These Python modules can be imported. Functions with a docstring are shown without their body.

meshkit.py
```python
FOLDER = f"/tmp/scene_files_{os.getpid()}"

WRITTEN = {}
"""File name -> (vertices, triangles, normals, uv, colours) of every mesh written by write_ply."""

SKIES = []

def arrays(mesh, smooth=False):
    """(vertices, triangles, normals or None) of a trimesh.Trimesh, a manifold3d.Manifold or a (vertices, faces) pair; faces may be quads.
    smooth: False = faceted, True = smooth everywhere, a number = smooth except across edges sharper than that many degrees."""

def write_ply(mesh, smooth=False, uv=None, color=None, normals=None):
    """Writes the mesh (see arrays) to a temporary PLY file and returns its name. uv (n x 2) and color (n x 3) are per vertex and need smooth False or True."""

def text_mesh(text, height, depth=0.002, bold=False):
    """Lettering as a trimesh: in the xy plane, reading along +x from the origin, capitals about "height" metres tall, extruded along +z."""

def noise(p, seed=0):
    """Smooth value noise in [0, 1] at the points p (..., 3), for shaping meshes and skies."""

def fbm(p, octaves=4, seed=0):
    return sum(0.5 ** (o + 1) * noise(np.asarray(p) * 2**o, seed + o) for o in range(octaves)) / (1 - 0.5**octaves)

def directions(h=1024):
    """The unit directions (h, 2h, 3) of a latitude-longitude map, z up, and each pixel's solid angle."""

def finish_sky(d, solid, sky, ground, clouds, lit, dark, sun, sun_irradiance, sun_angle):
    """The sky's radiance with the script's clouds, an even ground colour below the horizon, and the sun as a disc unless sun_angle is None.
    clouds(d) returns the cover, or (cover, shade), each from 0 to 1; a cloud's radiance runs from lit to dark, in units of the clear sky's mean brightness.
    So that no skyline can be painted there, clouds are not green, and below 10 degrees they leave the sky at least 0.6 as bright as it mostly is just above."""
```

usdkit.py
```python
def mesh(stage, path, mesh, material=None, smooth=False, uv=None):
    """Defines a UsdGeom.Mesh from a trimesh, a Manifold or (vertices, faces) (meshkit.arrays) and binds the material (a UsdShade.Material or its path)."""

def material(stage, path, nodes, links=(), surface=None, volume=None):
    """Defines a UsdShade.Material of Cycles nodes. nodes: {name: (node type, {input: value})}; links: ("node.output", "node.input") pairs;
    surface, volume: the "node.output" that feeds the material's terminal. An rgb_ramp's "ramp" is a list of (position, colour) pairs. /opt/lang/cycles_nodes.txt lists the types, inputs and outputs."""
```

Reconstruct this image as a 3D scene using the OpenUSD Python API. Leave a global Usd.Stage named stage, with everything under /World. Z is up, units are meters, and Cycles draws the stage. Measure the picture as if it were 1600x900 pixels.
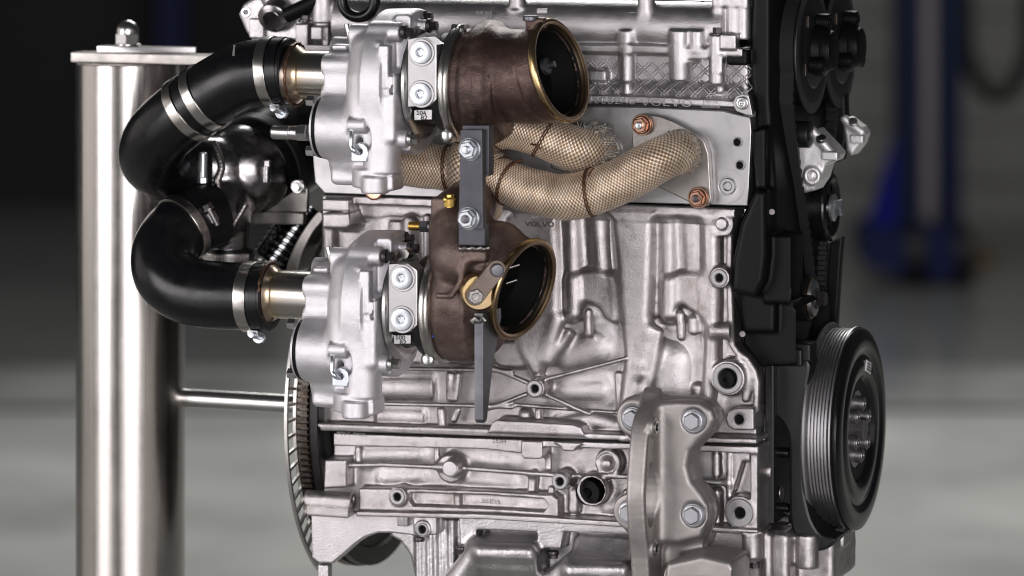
# A turbocharged four-cylinder engine on a display stand, photographed in a workshop.
import math, random
import numpy as np, trimesh, shapely
from shapely.geometry import Polygon
import mapbox_earcut
import usdkit, meshkit
from pxr import Usd, UsdGeom, UsdLux, UsdShade, Gf, Sdf, Vt

random.seed(7)
np.random.seed(7)
stage = Usd.Stage.CreateInMemory()
UsdGeom.SetStageUpAxis(stage, 'Z')
UsdGeom.SetStageMetersPerUnit(stage, 1.0)
UsdGeom.Xform.Define(stage, '/World')

# ---------------------------------------------------------------- camera
# engine axes: x along the crankshaft, y into the engine, z up; lengths below are in "q" = half a millimetre
Q = 0.0005
Z0 = 0.725                       # height of the middle of the engine above the workshop floor, metres
YAW = math.radians(19.5)
R_ = np.array([math.cos(YAW), math.sin(YAW), 0.0])
F_ = np.array([-math.sin(YAW), math.cos(YAW), 0.0])
U_ = np.array([0.0, 0.0, 1.0])
DIST = 6000.0                    # q
RISE = 750.0                     # q, the level camera stands this much above the engine's middle
C_ = -F_ * DIST + U_ * RISE
cam = UsdGeom.Camera.Define(stage, '/World/camera')
cam.CreateFocalLengthAttr(135.0)
cam.CreateHorizontalApertureAttr(36.0)
cam.CreateVerticalApertureAttr(20.25)
cam.CreateHorizontalApertureOffsetAttr(0.0)
cam.CreateVerticalApertureOffsetAttr(-135.0 * RISE / DIST)
cam.CreateFStopAttr(4.5)
cam.CreateFocusDistanceAttr((DIST - 110) * Q)
cam.CreateClippingRangeAttr(Gf.Vec2f(0.05, 200.0))
cam.CreateExposureAttr(0.0)
m4 = Gf.Matrix4d(1.0)
m4.SetRow(0, Gf.Vec4d(*map(float, R_), 0)); m4.SetRow(1, Gf.Vec4d(0, 0, 1, 0)); m4.SetRow(2, Gf.Vec4d(*map(float, -F_), 0))
m4.SetRow(3, Gf.Vec4d(float(C_[0] * Q), float(C_[1] * Q), float(C_[2] * Q + Z0), 1))
UsdGeom.Xformable(cam).AddTransformOp().Set(m4)

# ---------------------------------------------------------------- light: the tall workshop windows behind the photographer and to the left, plus added fill
dome = UsdLux.DomeLight.Define(stage, '/World/ambient')
dome.CreateIntensityAttr(1.0)
DM = usdkit.material(stage, '/World/Looks/dim_hall', {'b': ('background_shader', {'color': (0.9, 0.95, 1.0), 'strength': 0.03})}, surface='b.background')
UsdShade.MaterialBindingAPI.Apply(dome.GetPrim()).Bind(DM)

def soft_lamp(name, az, el, dist, w, h, power, color=(1, 0.968, 0.985)):
    """a big soft lamp, for the windows and the added wall fill; az in degrees to the right of the photographer as seen from the engine, el upwards"""
    a, e = math.radians(az), math.radians(el)
    d = (-F_ * math.cos(a) + R_ * math.sin(a)) * math.cos(e) + U_ * math.sin(e)
    pos = d * dist + np.array([0, 0, Z0])
    z = d / np.linalg.norm(d)                    # the lamp shines along its -z
    x = np.cross(U_, z); x /= np.linalg.norm(x)
    y = np.cross(z, x)
    l = UsdLux.RectLight.Define(stage, '/World/' + name)
    l.CreateWidthAttr(w); l.CreateHeightAttr(h); l.CreateIntensityAttr(power); l.CreateColorAttr(Gf.Vec3f(*color)); l.CreateNormalizeAttr(False)
    M = Gf.Matrix4d(1.0)
    for i, v in enumerate((x, y, z)):
        M.SetRow(i, Gf.Vec4d(*map(float, v), 0))
    M.SetRow(3, Gf.Vec4d(*map(float, pos), 1))
    UsdGeom.Xformable(l).AddTransformOp().Set(M)
    return l

soft_lamp('window_lamp', 4, 5, 4.6, 2.7, 1.9, 7.0)
soft_lamp('window_lamp_001', -55, 5, 4.6, 2.1, 2.0, 6.6, (1, 0.958, 0.972))
soft_lamp('added_wall_fill', -97, 6, 4.6, 3.0, 2.2, 0.9, (1, 0.93, 0.88))  # added lamp, stands in for a dimly lit wall on the left
soft_lamp('added_wall_fill_001', 43, 6, 4.6, 2.6, 2.2, 0.7, (1, 0.93, 0.88))  # added lamp, stands in for a dimly lit wall on the right
# an added, unseen fill lamp that brightens the open floor behind the engine
cl = UsdLux.RectLight.Define(stage, '/World/added_floor_fill')
cl.CreateWidthAttr(2.0); cl.CreateHeightAttr(1.4); cl.CreateIntensityAttr(12.5); cl.CreateNormalizeAttr(False); cl.CreateColorAttr(Gf.Vec3f(1.0, 1.0, 0.975))
_m = Gf.Matrix4d(1.0)
for _i, _v in enumerate((R_, F_, U_)):
    _m.SetRow(_i, Gf.Vec4d(*map(float, _v), 0))
_p = np.array([C_[0] * Q, C_[1] * Q, 0]) + R_ * 0.35 + F_ * 6.3 + U_ * 3.0
_m.SetRow(3, Gf.Vec4d(*map(float, _p), 1))
UsdGeom.Xformable(cl).AddTransformOp().Set(_m)

# ---------------------------------------------------------------- materials
def mat(name, nodes, links, surface='p.BSDF'):
    return usdkit.material(stage, '/World/Looks/' + name, nodes, links, surface=surface)

def metal(name, c, rough=0.35, metallic=1.0, grain=900, bump=0.0, mott=0.0, mott_scale=60, c2=None, rvar=0.0, spec=0.5, dirt=None, dirt_scale=45, dirt_at=(0.56, 0.72), extra=None):
    n = {'g': ('geometry', {}), 'p': ('principled_bsdf', dict({'base_color': c, 'metallic': metallic, 'roughness': rough, 'specular_ior_level': spec}, **(extra or {})))}
    l = []
    col = None
    if mott:
        c2 = c2 or tuple(x * (1 - mott) for x in c)
        n['n1'] = ('noise_texture', {'scale': mott_scale, 'detail': 5, 'roughness': 0.6})
        n['r1'] = ('rgb_ramp', {'ramp': [(0.35, c2), (0.65, c)]})
        l += [('g.position', 'n1.vector'), ('n1.fac', 'r1.fac')]
        col = 'r1.color'
    if dirt:
        n['n3'] = ('noise_texture', {'scale': dirt_scale, 'detail': 8, 'roughness': 0.72})
        n['r3'] = ('rgb_ramp', {'ramp': [(dirt_at[0], (0, 0, 0)), (dirt_at[1], (1, 1, 1))]})
        n['m3'] = ('mix', {'color1': c, 'color2': dirt})
        l += [('g.position', 'n3.vector'), ('n3.fac', 'r3.fac'), ('r3.color', 'm3.fac')]
        if col:
            l.append((col, 'm3.color1'))
        col = 'm3.color'
    if col:
        l.append((col, 'p.base_color'))
    if rvar:
        n['n4'] = ('noise_texture', {'scale': mott_scale * 2.3, 'detail': 4})
        n['r4'] = ('map_range', {'from_min': 0.3, 'from_max': 0.7, 'to_min': rough - rvar, 'to_max': rough + rvar})
        l += [('g.position', 'n4.vector'), ('n4.fac', 'r4.value'), ('r4.result', 'p.roughness')]
    if bump:
        n['n2'] = ('noise_texture', {'scale': grain, 'detail': 3, 'roughness': 0.6})
        n['b'] = ('bump', {'strength': 1.0, 'distance': bump})
        l += [('g.position', 'n2.vector'), ('n2.fac', 'b.height'), ('b.normal', 'p.normal')]
    return mat(name, n, l)

M = {}
M['cast'] = metal('cast_aluminium', (0.59, 0.563, 0.57), 0.415, 1.0, 1000, 0.0003, 0.2, 30, c2=(0.43, 0.40, 0.395), rvar=0.06, dirt=(0.27, 0.235, 0.22), dirt_scale=60, dirt_at=(0.50, 0.72))
M['cast_clean'] = metal('clean_cast_aluminium', (0.59, 0.565, 0.572), 0.415, 1.0, 1000, 0.0003, 0.1, 50, rvar=0.05)
M['blasted'] = metal('blasted_aluminium', (0.78, 0.76, 0.79), 0.5, 0.95, 1300, 0.0003, 0.06, 60, rvar=0.04)
M['machined'] = metal('machined_aluminium', (0.46, 0.45, 0.455), 0.40, 1.0, 260, 0.00004, 0.10, 30, rvar=0.06)
M['forged'] = metal('machined_bracket_aluminium', (0.42, 0.395, 0.38), 0.5, 0.85, 500, 0.0001, 0.12, 40, rvar=0.05)
M['iron'] = metal('heat_stained_cast_iron', (0.095, 0.058, 0.05), 0.37, 0.65, 900, 0.00035, 0.45, 30, c2=(0.05, 0.032, 0.029), rvar=0.1, dirt=(0.17, 0.12, 0.095), dirt_scale=48, dirt_at=(0.54, 0.72))
M['iron_grey'] = metal('welded_steel_plate', (0.20, 0.20, 0.22), 0.45, 0.9, 400, 0.00012, 0.3, 50)
M['strap'] = metal('dark_steel_strap', (0.10, 0.10, 0.115), 0.5, 0.7, 400, 0.0001, 0.2, 60)
M['gold'] = metal('heat_tinted_steel', (0.50, 0.36, 0.17), 0.24, 1.0, 300, 0.00003, 0.45, 26, c2=(0.30, 0.22, 0.15))
M['bronze_rim'] = metal('bronzed_steel', (0.32, 0.23, 0.15), 0.34, 1.0, 400, 0.00006, 0.3, 30)
M['soot'] = metal('soot_and_hole_dark', (0.004, 0.0038, 0.0035), 0.7, 0.0, 400, 0.0001, spec=0.15)  # soot in the turbine outlets; in small holes a painted-in darkness
M['steel'] = metal('bright_steel', (0.62, 0.61, 0.60), 0.27, 1.0, 300, 0.00002, 0.1, 80)
M['clamp'] = metal('clamp_steel', (0.58, 0.55, 0.52), 0.24, 1.0, 300, 0.00002, 0.15, 90)
M['zinc'] = metal('zinc_plated_steel', (0.60, 0.63, 0.67), 0.32, 0.9, 300, 0.00003, 0.08, 120)
M['dark_bolt'] = metal('blackened_bolt_steel', (0.09, 0.08, 0.085), 0.35, 0.8)
M['copper'] = metal('copper_plated_steel', (0.66, 0.38, 0.27), 0.3, 1.0, 300, 0.00003, 0.25, 120)
M['brass'] = metal('brass', (0.70, 0.47, 0.13), 0.25, 1.0)
M['rubber'] = metal('black_silicone_rubber', (0.005, 0.005, 0.006), 0.27, 0.0, 900, 0.00006, spec=0.36, rvar=0.08, mott_scale=35)
M['plastic'] = metal('black_plastic', (0.004, 0.004, 0.0045), 0.42, 0.0, 1400, 0.00012, spec=0.16)
M['gloss'] = metal('gloss_black_paint', (0.006, 0.006, 0.007), 0.16, 0.0, spec=0.5)
M['satin'] = metal('satin_black_steel', (0.008, 0.008, 0.0095), 0.40, 0.0, 700, 0.00005, spec=0.45)
M['belt'] = metal('toothed_belt_rubber', (0.016, 0.015, 0.015), 0.65, 0.0, 900, 0.00015, spec=0.3)
M['dark_metal'] = metal('dark_coated_aluminium', (0.34, 0.325, 0.33), 0.24, 1.0, 500, 0.00012, 0.3, 50, rvar=0.06)
M['weld'] = metal('weld_bead_metal', (0.30, 0.28, 0.27), 0.3, 0.95, 700, 0.0002, 0.3, 120)
M['pan'] = metal('grey_cast_sump', (0.55, 0.53, 0.535), 0.40, 1.0, 500, 0.0003, 0.2, 30, rvar=0.06)
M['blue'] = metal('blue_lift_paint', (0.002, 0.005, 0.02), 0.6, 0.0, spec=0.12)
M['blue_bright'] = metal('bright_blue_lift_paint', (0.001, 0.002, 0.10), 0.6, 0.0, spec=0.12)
M['label'] = metal('printed_label', (0.75, 0.75, 0.75), 0.5, 0.0)
M['label_grey'] = metal('grey_print', (0.35, 0.35, 0.36), 0.6, 0.0)
M['ink'] = metal('dark_ink', (0.03, 0.03, 0.03), 0.6, 0.0)
M['mark_blue'] = metal('blue_paint_mark', (0.02, 0.05, 0.45), 0.5, 0.0)
M['wire'] = metal('rusty_tie_wire', (0.11, 0.045, 0.022), 0.5, 0.5)
M['flange_steel'] = metal('brushed_flange_steel', (0.36, 0.34, 0.32), 0.38, 1.0, 300, 0.00005, 0.18, 45, rvar=0.06)
M['lettering'] = metal('cast_lettering_aluminium', (0.42, 0.40, 0.40), 0.5, 0.9, 1000, 0.0002)
M['pulley_steel'] = metal('zinc_coated_pulley_steel', (0.60, 0.59, 0.60), 0.36, 1.0, 300, 0.00002, 0.1, 60)
M['zinc_dull'] = metal('dull_zinc_steel', (0.22, 0.21, 0.215), 0.42, 0.9, 300, 0.00004)
M['dark_rim'] = metal('worn_dark_rim_steel', (0.16, 0.16, 0.17), 0.35, 0.9)
M['gear_steel'] = metal('oxidised_gear_steel', (0.15, 0.135, 0.125), 0.4, 0.95, 400, 0.0001, 0.4, 60, c2=(0.07, 0.05, 0.035))
M['bolt_grey'] = metal('grey_bolt_steel', (0.47, 0.47, 0.50), 0.4, 0.9, 600, 0.00005, 0.1, 90)
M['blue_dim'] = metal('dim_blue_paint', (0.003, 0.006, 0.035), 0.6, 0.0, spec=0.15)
M['dark_disc'] = metal('dull_dark_disc_steel', (0.05, 0.048, 0.048), 0.42, 0.8, 400, 0.0001, 0.3, 40)
M['lever_steel'] = metal('browned_lever_steel', (0.17, 0.135, 0.115), 0.4, 0.8, 400, 0.0001, 0.3, 60)
M['iron_b'] = metal('weathered_cast_iron', (0.155, 0.112, 0.098), 0.4, 0.6, 900, 0.0004, 0.45, 34, c2=(0.075, 0.046, 0.04), rvar=0.1, dirt=(0.26, 0.19, 0.15), dirt_scale=44, dirt_at=(0.52, 0.72))
M['ink_metal'] = metal('dark_cast_lettering', (0.2, 0.18, 0.18), 0.5, 0.8)  # letters darker than the block metal
M['bellows_metal'] = metal('shiny_dark_bellows_metal', (0.22, 0.22, 0.23), 0.12, 1.0)
M['ring_steel'] = metal('pale_ring_steel', (0.60, 0.58, 0.56), 0.4, 1.0)
M['ochre'] = metal('dull_ochre_paint', (0.10, 0.06, 0.015), 0.6, 0.0)
M['arm_cast'] = metal('bright_arm_casting', (0.95, 0.93, 0.93), 0.5, 0.9, 900, 0.0003, 0.06, 60)
M['fray'] = metal('frayed_metal_braid', (0.72, 0.68, 0.63), 0.3, 0.8)

# ---------------------------------------------------------------- points, directions
def A(x, y, Y=0.0):
    """where the photograph's line of sight through (x, y) of 1600 x 900 meets the vertical plane Y (q)"""
    d = F_ + R_ * ((x - 800) / 6000.0) - U_ * ((y + 300) / 6000.0)
    return C_ + d * ((Y - C_[1]) / d[1])

def AX(x, y, X):
    """the same for the plane of constant X (q)"""
    d = F_ + R_ * ((x - 800) / 6000.0) - U_ * ((y + 300) / 6000.0)
    return C_ + d * ((X - C_[0]) / d[0])

def V3(a, b, c):
    """direction: a to the photographer's right, b up, c towards the photographer"""
    v = R_ * a + U_ * b - F_ * c
    return v / np.linalg.norm(v)

def AD(x, y, k):
    """the point k q nearer than the engine's middle, along the line of sight"""
    d = F_ + R_ * ((x - 800) / 6000.0) - U_ * ((y + 300) / 6000.0)
    return C_ + d * (DIST - k)

XA, YA, ZA = np.eye(3)
def unit(v):
    v = np.asarray(v, float)
    return v / np.linalg.norm(v)

def basis(ax, ref=None):
    ax = unit(ax)
    ref = np.array([0, 0, 1.0]) if ref is None else np.asarray(ref, float)
    if abs(ax @ unit(ref)) > 0.99:
        ref = np.array([1.0, 0, 0])
    a = unit(np.cross(ref, ax)); b = np.cross(ax, a)
    return a, b, ax

# ---------------------------------------------------------------- scene tree
_count = {}
def numbered(parent, name):
    k = _count[(parent, name)] = _count.get((parent, name), -1) + 1
    return name if k == 0 else '%s_%03d' % (name, k)

def put(name, mesh, material, parent='/World', smooth=35, label=None, cat=None, group=None, kind=None, uv=None, real=False):
    """one Mesh prim; mesh in q unless real (metres)"""
    parent = parent if isinstance(parent, str) else str(parent.GetPath())
    path = parent + '/' + numbered(parent, name)
    if isinstance(mesh, (list, tuple)) and len(mesh) and not isinstance(mesh[0], np.ndarray):
        mesh = join(mesh)
    v, f = (mesh.vertices, mesh.faces) if hasattr(mesh, 'vertices') else mesh
    v = np.asarray(v, float)
    if not real:
        v = v * Q + np.array([0, 0, Z0])
    m = usdkit.mesh(stage, path, (v, np.asarray(f, int)), M[material] if isinstance(material, str) else material, smooth=smooth, uv=uv)
    keys(m.GetPrim(), label, cat, group, kind)
    return m.GetPrim()

def keys(p, label=None, cat=None, group=None, kind=None):
    for k, v in (('label', label), ('category', cat), ('group', group), ('kind', kind)):
        if v:
            p.SetCustomDataByKey(k, v)

def holder(name, parent='/World', label=None, cat=None, group=None, kind=None):
    parent = parent if isinstance(parent, str) else str(parent.GetPath())
    x = UsdGeom.Xform.Define(stage, parent + '/' + numbered(parent, name))
    keys(x.GetPrim(), label, cat, group, kind)
    return x.GetPrim()

def join(ms):
    vs, fs, n = [], [], 0
    for m in ms:
        v, f = (m.vertices, m.faces) if hasattr(m, 'vertices') else m
        f = np.asarray(f, int)
        if f.shape[1] == 4:
            f = np.vstack([f[:, [0, 1, 2]], f[:, [0, 2, 3]]])
        vs.append(np.asarray(v, float)); fs.append(f + n); n += len(v)
    return np.vstack(vs), np.vstack(fs)

# ---------------------------------------------------------------- plain meshes
def lathe(o, ax, prof, n=48, ref=None, a0=0.0, a1=2 * math.pi):
    """revolve (s, r) points about the axis through o; a closed outline if r is 0 at both ends"""
    a, b, c = basis(ax, ref)
    o = np.asarray(o, float)
    full = a1 - a0 > 6.28
    th = np.linspace(a0, a1, n, endpoint=not full)
    ring = np.cos(th)[:, None] * a + np.sin(th)[:, None] * b
    vs = [o + c * s + ring * max(r, 1e-3) for s, r in prof]
    m = len(prof); v = np.vstack(vs); f = []
    k = np.arange(n if full else n - 1); k2 = (k + 1) % n
    for i in range(m - 1):
        f.append(np.stack([i * n + k, i * n + k2, (i + 1) * n + k2, (i + 1) * n + k], 1))
    return fixn((v, np.vstack(f)))

def fixn(m):
    """quads to triangles, outward winding by volume"""
    v, f = m
    if f.shape[1] == 4:
        f = np.vstack([f[:, [0, 1, 2]], f[:, [0, 2, 3]]])
    c = v.mean(0)
    p = v[f] - c
    if np.einsum('ij,ij->i', p[:, 0], np.cross(p[:, 1], p[:, 2])).sum() < 0:
        f = f[:, ::-1]
    return v, f

def rod(p0, p1, r, ch=None, n=32, r1=None):
    """a solid round bar with chamfered ends"""
    p0, p1 = np.asarray(p0, float), np.asarray(p1, float)
    L = np.linalg.norm(p1 - p0); r1 = r if r1 is None else r1
    ch = min(r, r1, L) * 0.12 if ch is None else ch
    return lathe(p0, p1 - p0, [(0, 0), (0, r - ch), (ch * .4, r - ch * .3), (ch, r), (L - ch, r1), (L - ch * .4, r1 - ch * .3), (L, r1 - ch), (L, 0)], n)

def ringm(p0, p1, ro, ri, ch=None, n=48):
    """a washer or short pipe"""
    p0, p1 = np.asarray(p0, float), np.asarray(p1, float)
    L = np.linalg.norm(p1 - p0)
    ch = min(ro - ri, L) * 0.15 if ch is None else ch
    return lathe(p0, p1 - p0, [(0, ri + ch), (0, ro - ch), (ch, ro), (L - ch, ro), (L, ro - ch), (L, ri + ch), (L - ch, ri), (ch, ri), (0, ri + ch)], n)

def prism(p0, ax, r, h, sides=6, ch=None, ref=None, turn=0.0):
    """hexagon head with a chamfered top"""
    a, b, c = basis(ax, ref)
    ch = r * 0.12 if ch is None else ch
    th = np.arange(sides) / sides * 2 * math.pi + turn
    ring = np.cos(th)[:, None] * a + np.sin(th)[:, None] * b
    p0 = np.asarray(p0, float)
    v = np.vstack([p0 + ring * r, p0 + c * (h - ch) + ring * r, p0 + c * h + ring * (r - ch), [p0], [p0 + c * h]])
    f = []
    for k in range(sides):
        k2 = (k + 1) % sides
        f += [[k, k2, sides + k2], [k, sides + k2, sides + k], [sides + k, sides + k2, 2 * sides + k2], [sides + k, 2 * sides + k2, 2 * sides + k], [3 * sides, k2, k], [3 * sides + 1, 2 * sides + k, 2 * sides + k2]]
    return v, np.array(f)

def catmull(pts, per=10, closed=False):
    p = np.asarray(pts, float)
    q = np.vstack([p[-1], p, p[0], p[1]]) if closed else np.vstack([2 * p[0] - p[1], p, 2 * p[-1] - p[-2]])
    out, n = [], len(p) if closed else len(p) - 1
    for i in range(n):
        a, b, c, d = q[i:i + 4]
        t = np.linspace(0, 1, per, endpoint=False)[:, None]
        out.append(0.5 * (2 * b + (c - a) * t + (2 * a - 5 * b + 4 * c - d) * t * t + (3 * b - a - 3 * c + d) * t ** 3))
    if not closed:
        out.append(p[-1:])
    return np.vstack(out)

def tube(pts, r, n=40, caps=True, disp=None, ref=None, squash=None):
    """sweep of a circle along a path (parallel transport). r: number or one per point. disp(s, theta) adds to the radius. Returns (v, f, uv)."""
    p = np.asarray(pts, float); m = len(p)
    r = np.broadcast_to(np.asarray(r, float), (m,))
    t = np.gradient(p, axis=0); t /= np.linalg.norm(t, axis=1)[:, None]
    a = basis(t[0], ref)[0]; fr = []
    for i in range(m):
        a = a - t[i] * (a @ t[i]); a /= np.linalg.norm(a)
        fr.append((a, np.cross(t[i], a)))
    s = np.r_[0, np.cumsum(np.linalg.norm(np.diff(p, axis=0), axis=1))]
    th = np.linspace(0, 2 * math.pi, n, endpoint=False)
    vs, uv = [], []
    for i in range(m):
        rr = r[i] + (disp(s[i], th) if disp else 0)
        vs.append(p[i] + (np.cos(th) * rr)[:, None] * fr[i][0] + (np.sin(th) * rr * (squash or 1))[:, None] * fr[i][1])
        uv.append(np.stack([np.full(n, s[i]), th], 1))
    v = np.vstack(vs); k = np.arange(n); k2 = (k + 1) % n
    f = np.vstack([np.stack([i * n + k, i * n + k2, (i + 1) * n + k2, (i + 1) * n + k], 1) for i in range(m - 1)])
    f = np.vstack([f[:, [0, 1, 2]], f[:, [0, 2, 3]]])
    if caps:
        v = np.vstack([v, [p[0]], [p[-1]]]); uv.append(np.array([[0, 0], [s[-1], 0]]))
        f = np.vstack([f, np.stack([np.full(n, m * n), k2, k], 1), np.stack([np.full(n, m * n + 1), (m - 1) * n + k, (m - 1) * n + k2], 1)])
    return v, f, np.vstack(uv)

def inset(p, b):
    """move a closed outline (counter-clockwise) inwards by b, vertex by vertex"""
    e = np.roll(p, -1, 0) - p
    nrm = np.stack([-e[:, 1], e[:, 0]], 1); nrm /= np.maximum(np.linalg.norm(nrm, axis=1), 1e-9)[:, None]
    n0 = np.roll(nrm, 1, 0); mm = n0 + nrm
    d = np.maximum((mm * nrm).sum(1), 0.35)
    return p + mm / d[:, None] * b

def ccw(p):
    p = np.asarray(p, float)
    return p if (p[:, 0] * np.roll(p[:, 1], -1) - np.roll(p[:, 0], -1) * p[:, 1]).sum() > 0 else p[::-1]

def slab(outer, holes, o, ex, ey, ez, th, bev=2.0):
    """plate: outline in (ex, ey) coordinates about o, front face at o, thickness th along -ez; both faces' edges rounded by bev"""
    loops = [ccw(outer)] + [ccw(h)[::-1] for h in holes]
    lay = [(0.0, bev), (-bev * 0.3, bev * 0.3), (-bev, 0.0), (-(th - bev), 0.0), (-(th - bev * .3), bev * .3), (-th, bev)]
    vs, fs, n = [], [], 0
    front, idx = [], []
    for lp in loops:
        m = len(lp)
        for z, b in lay:
            q = inset(lp, b)
            vs.append(o + q[:, :1] * ex + q[:, 1:] * ey + z * np.asarray(ez))
        front.append(inset(lp, bev)); idx.append(n)
        k = np.arange(m); k2 = (k + 1) % m
        for i in range(len(lay) - 1):
            a, b = n + i * m, n + (i + 1) * m
            fs.append(np.stack([a + k, b + k, b + k2], 1)); fs.append(np.stack([a + k, b + k2, a + k2], 1))
        n += m * len(lay)
    allp = np.vstack(front); ends = np.cumsum([len(x) for x in front]).astype(np.uint32)
    tri = mapbox_earcut.triangulate_float64(allp, ends).reshape(-1, 3).astype(int)
    t2 = allp[tri]
    area = (t2[:, 1, 0] - t2[:, 0, 0]) * (t2[:, 2, 1] - t2[:, 0, 1]) - (t2[:, 2, 0] - t2[:, 0, 0]) * (t2[:, 1, 1] - t2[:, 0, 1])
    tri[area < 0] = tri[area < 0][:, ::-1]
    mp = np.concatenate([i + np.arange(len(x)) for i, x in zip(idx, front)])
    mpb = np.concatenate([i + (len(lay) - 1) * len(x) + np.arange(len(x)) for i, x in zip(idx, front)])
    V = np.vstack(vs)
    fs += [n + tri, n + len(mp) + tri[:, ::-1]]            # the faces keep their own corners, so that the rounded edge does not shade into them
    return np.vstack([V, V[mp], V[mpb]]), np.vstack(fs)

def circ(cx, cy, r, n=28):
    th = np.linspace(0, 2 * math.pi, n, endpoint=False)
    return np.stack([cx + r * np.cos(th), cy + r * np.sin(th)], 1)

def facexz(pts, Y):
    """photograph outline -> (x, z) outline on the plane Y"""
    return np.array([A(x, y, Y)[[0, 2]] for x, y in pts])

def face_slab(pts, Y, th, bev=2.0, holes=(), round_=0, per=5):
    """plate parallel to the engine's side whose front face (at depth Y) has this outline in the photograph"""
    o = catmull(pts, per, True) if round_ else np.asarray(pts, float)
    hs = [circ(*A(h[0], h[1], Y)[[0, 2]], h[2]) if len(h) == 3 and np.isscalar(h[0]) else facexz(catmull(h, 5, True), Y) for h in holes]
    return slab(facexz(o, Y), hs, np.array([0, Y, 0.0]), XA, ZA, -YA, th, bev)

def rbox(c, half, r=3.0, B=None, sub=2):
    """box with rounded edges"""
    half = np.asarray(half, float)
    s = trimesh.creation.icosphere(sub, 1.0)
    v = s.vertices * r + np.sign(np.round(s.vertices, 6) + 1e-9) * (half - r)
    h = trimesh.convex.convex_hull(v)
    B = np.eye(3) if B is None else np.asarray(B)
    return h.vertices @ B + np.asarray(c, float), h.faces

def text(s, o, ex, ey, h, d, bold=False):
    """raised lettering starting at o"""
    t = meshkit.text_mesh(s, h, d, bold)
    v = np.asarray(t.vertices)
    return o + v[:, :1] * ex + v[:, 1:2] * ey + v[:, 2:] * np.cross(ex, ey), t.faces

# ---------------------------------------------------------------- castings: signed distances on a grid, meshed as surface nets
def seg_d(p, a, b):
    ab = b - a
    t = np.clip(((p - a) @ ab) / max(ab @ ab, 1e-9), 0, 1)
    return np.linalg.norm(p - a - t[..., None] * ab, axis=-1), t

def poly_sd(q, P):
    """signed distance to a closed 2-d outline"""
    d = np.full(q.shape[:-1], 1e18); s = np.ones(q.shape[:-1])
    n = len(P); j = n - 1
    for i in range(n):
        e = P[j] - P[i]; w = q - P[i]
        t = np.clip((w @ e) / max(e @ e, 1e-12), 0, 1)
        bv = w - t[..., None] * e
        d = np.minimum(d, (bv ** 2).sum(-1))
        c1 = q[..., 1] >= P[i][1]; c2 = q[..., 1] < P[j][1]; c3 = e[0] * w[..., 1] > e[1] * w[..., 0]
        flip = (c1 & c2 & c3) | (~c1 & ~c2 & ~c3)
        s[flip] *= -1; j = i
    return s * np.sqrt(d)

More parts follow.
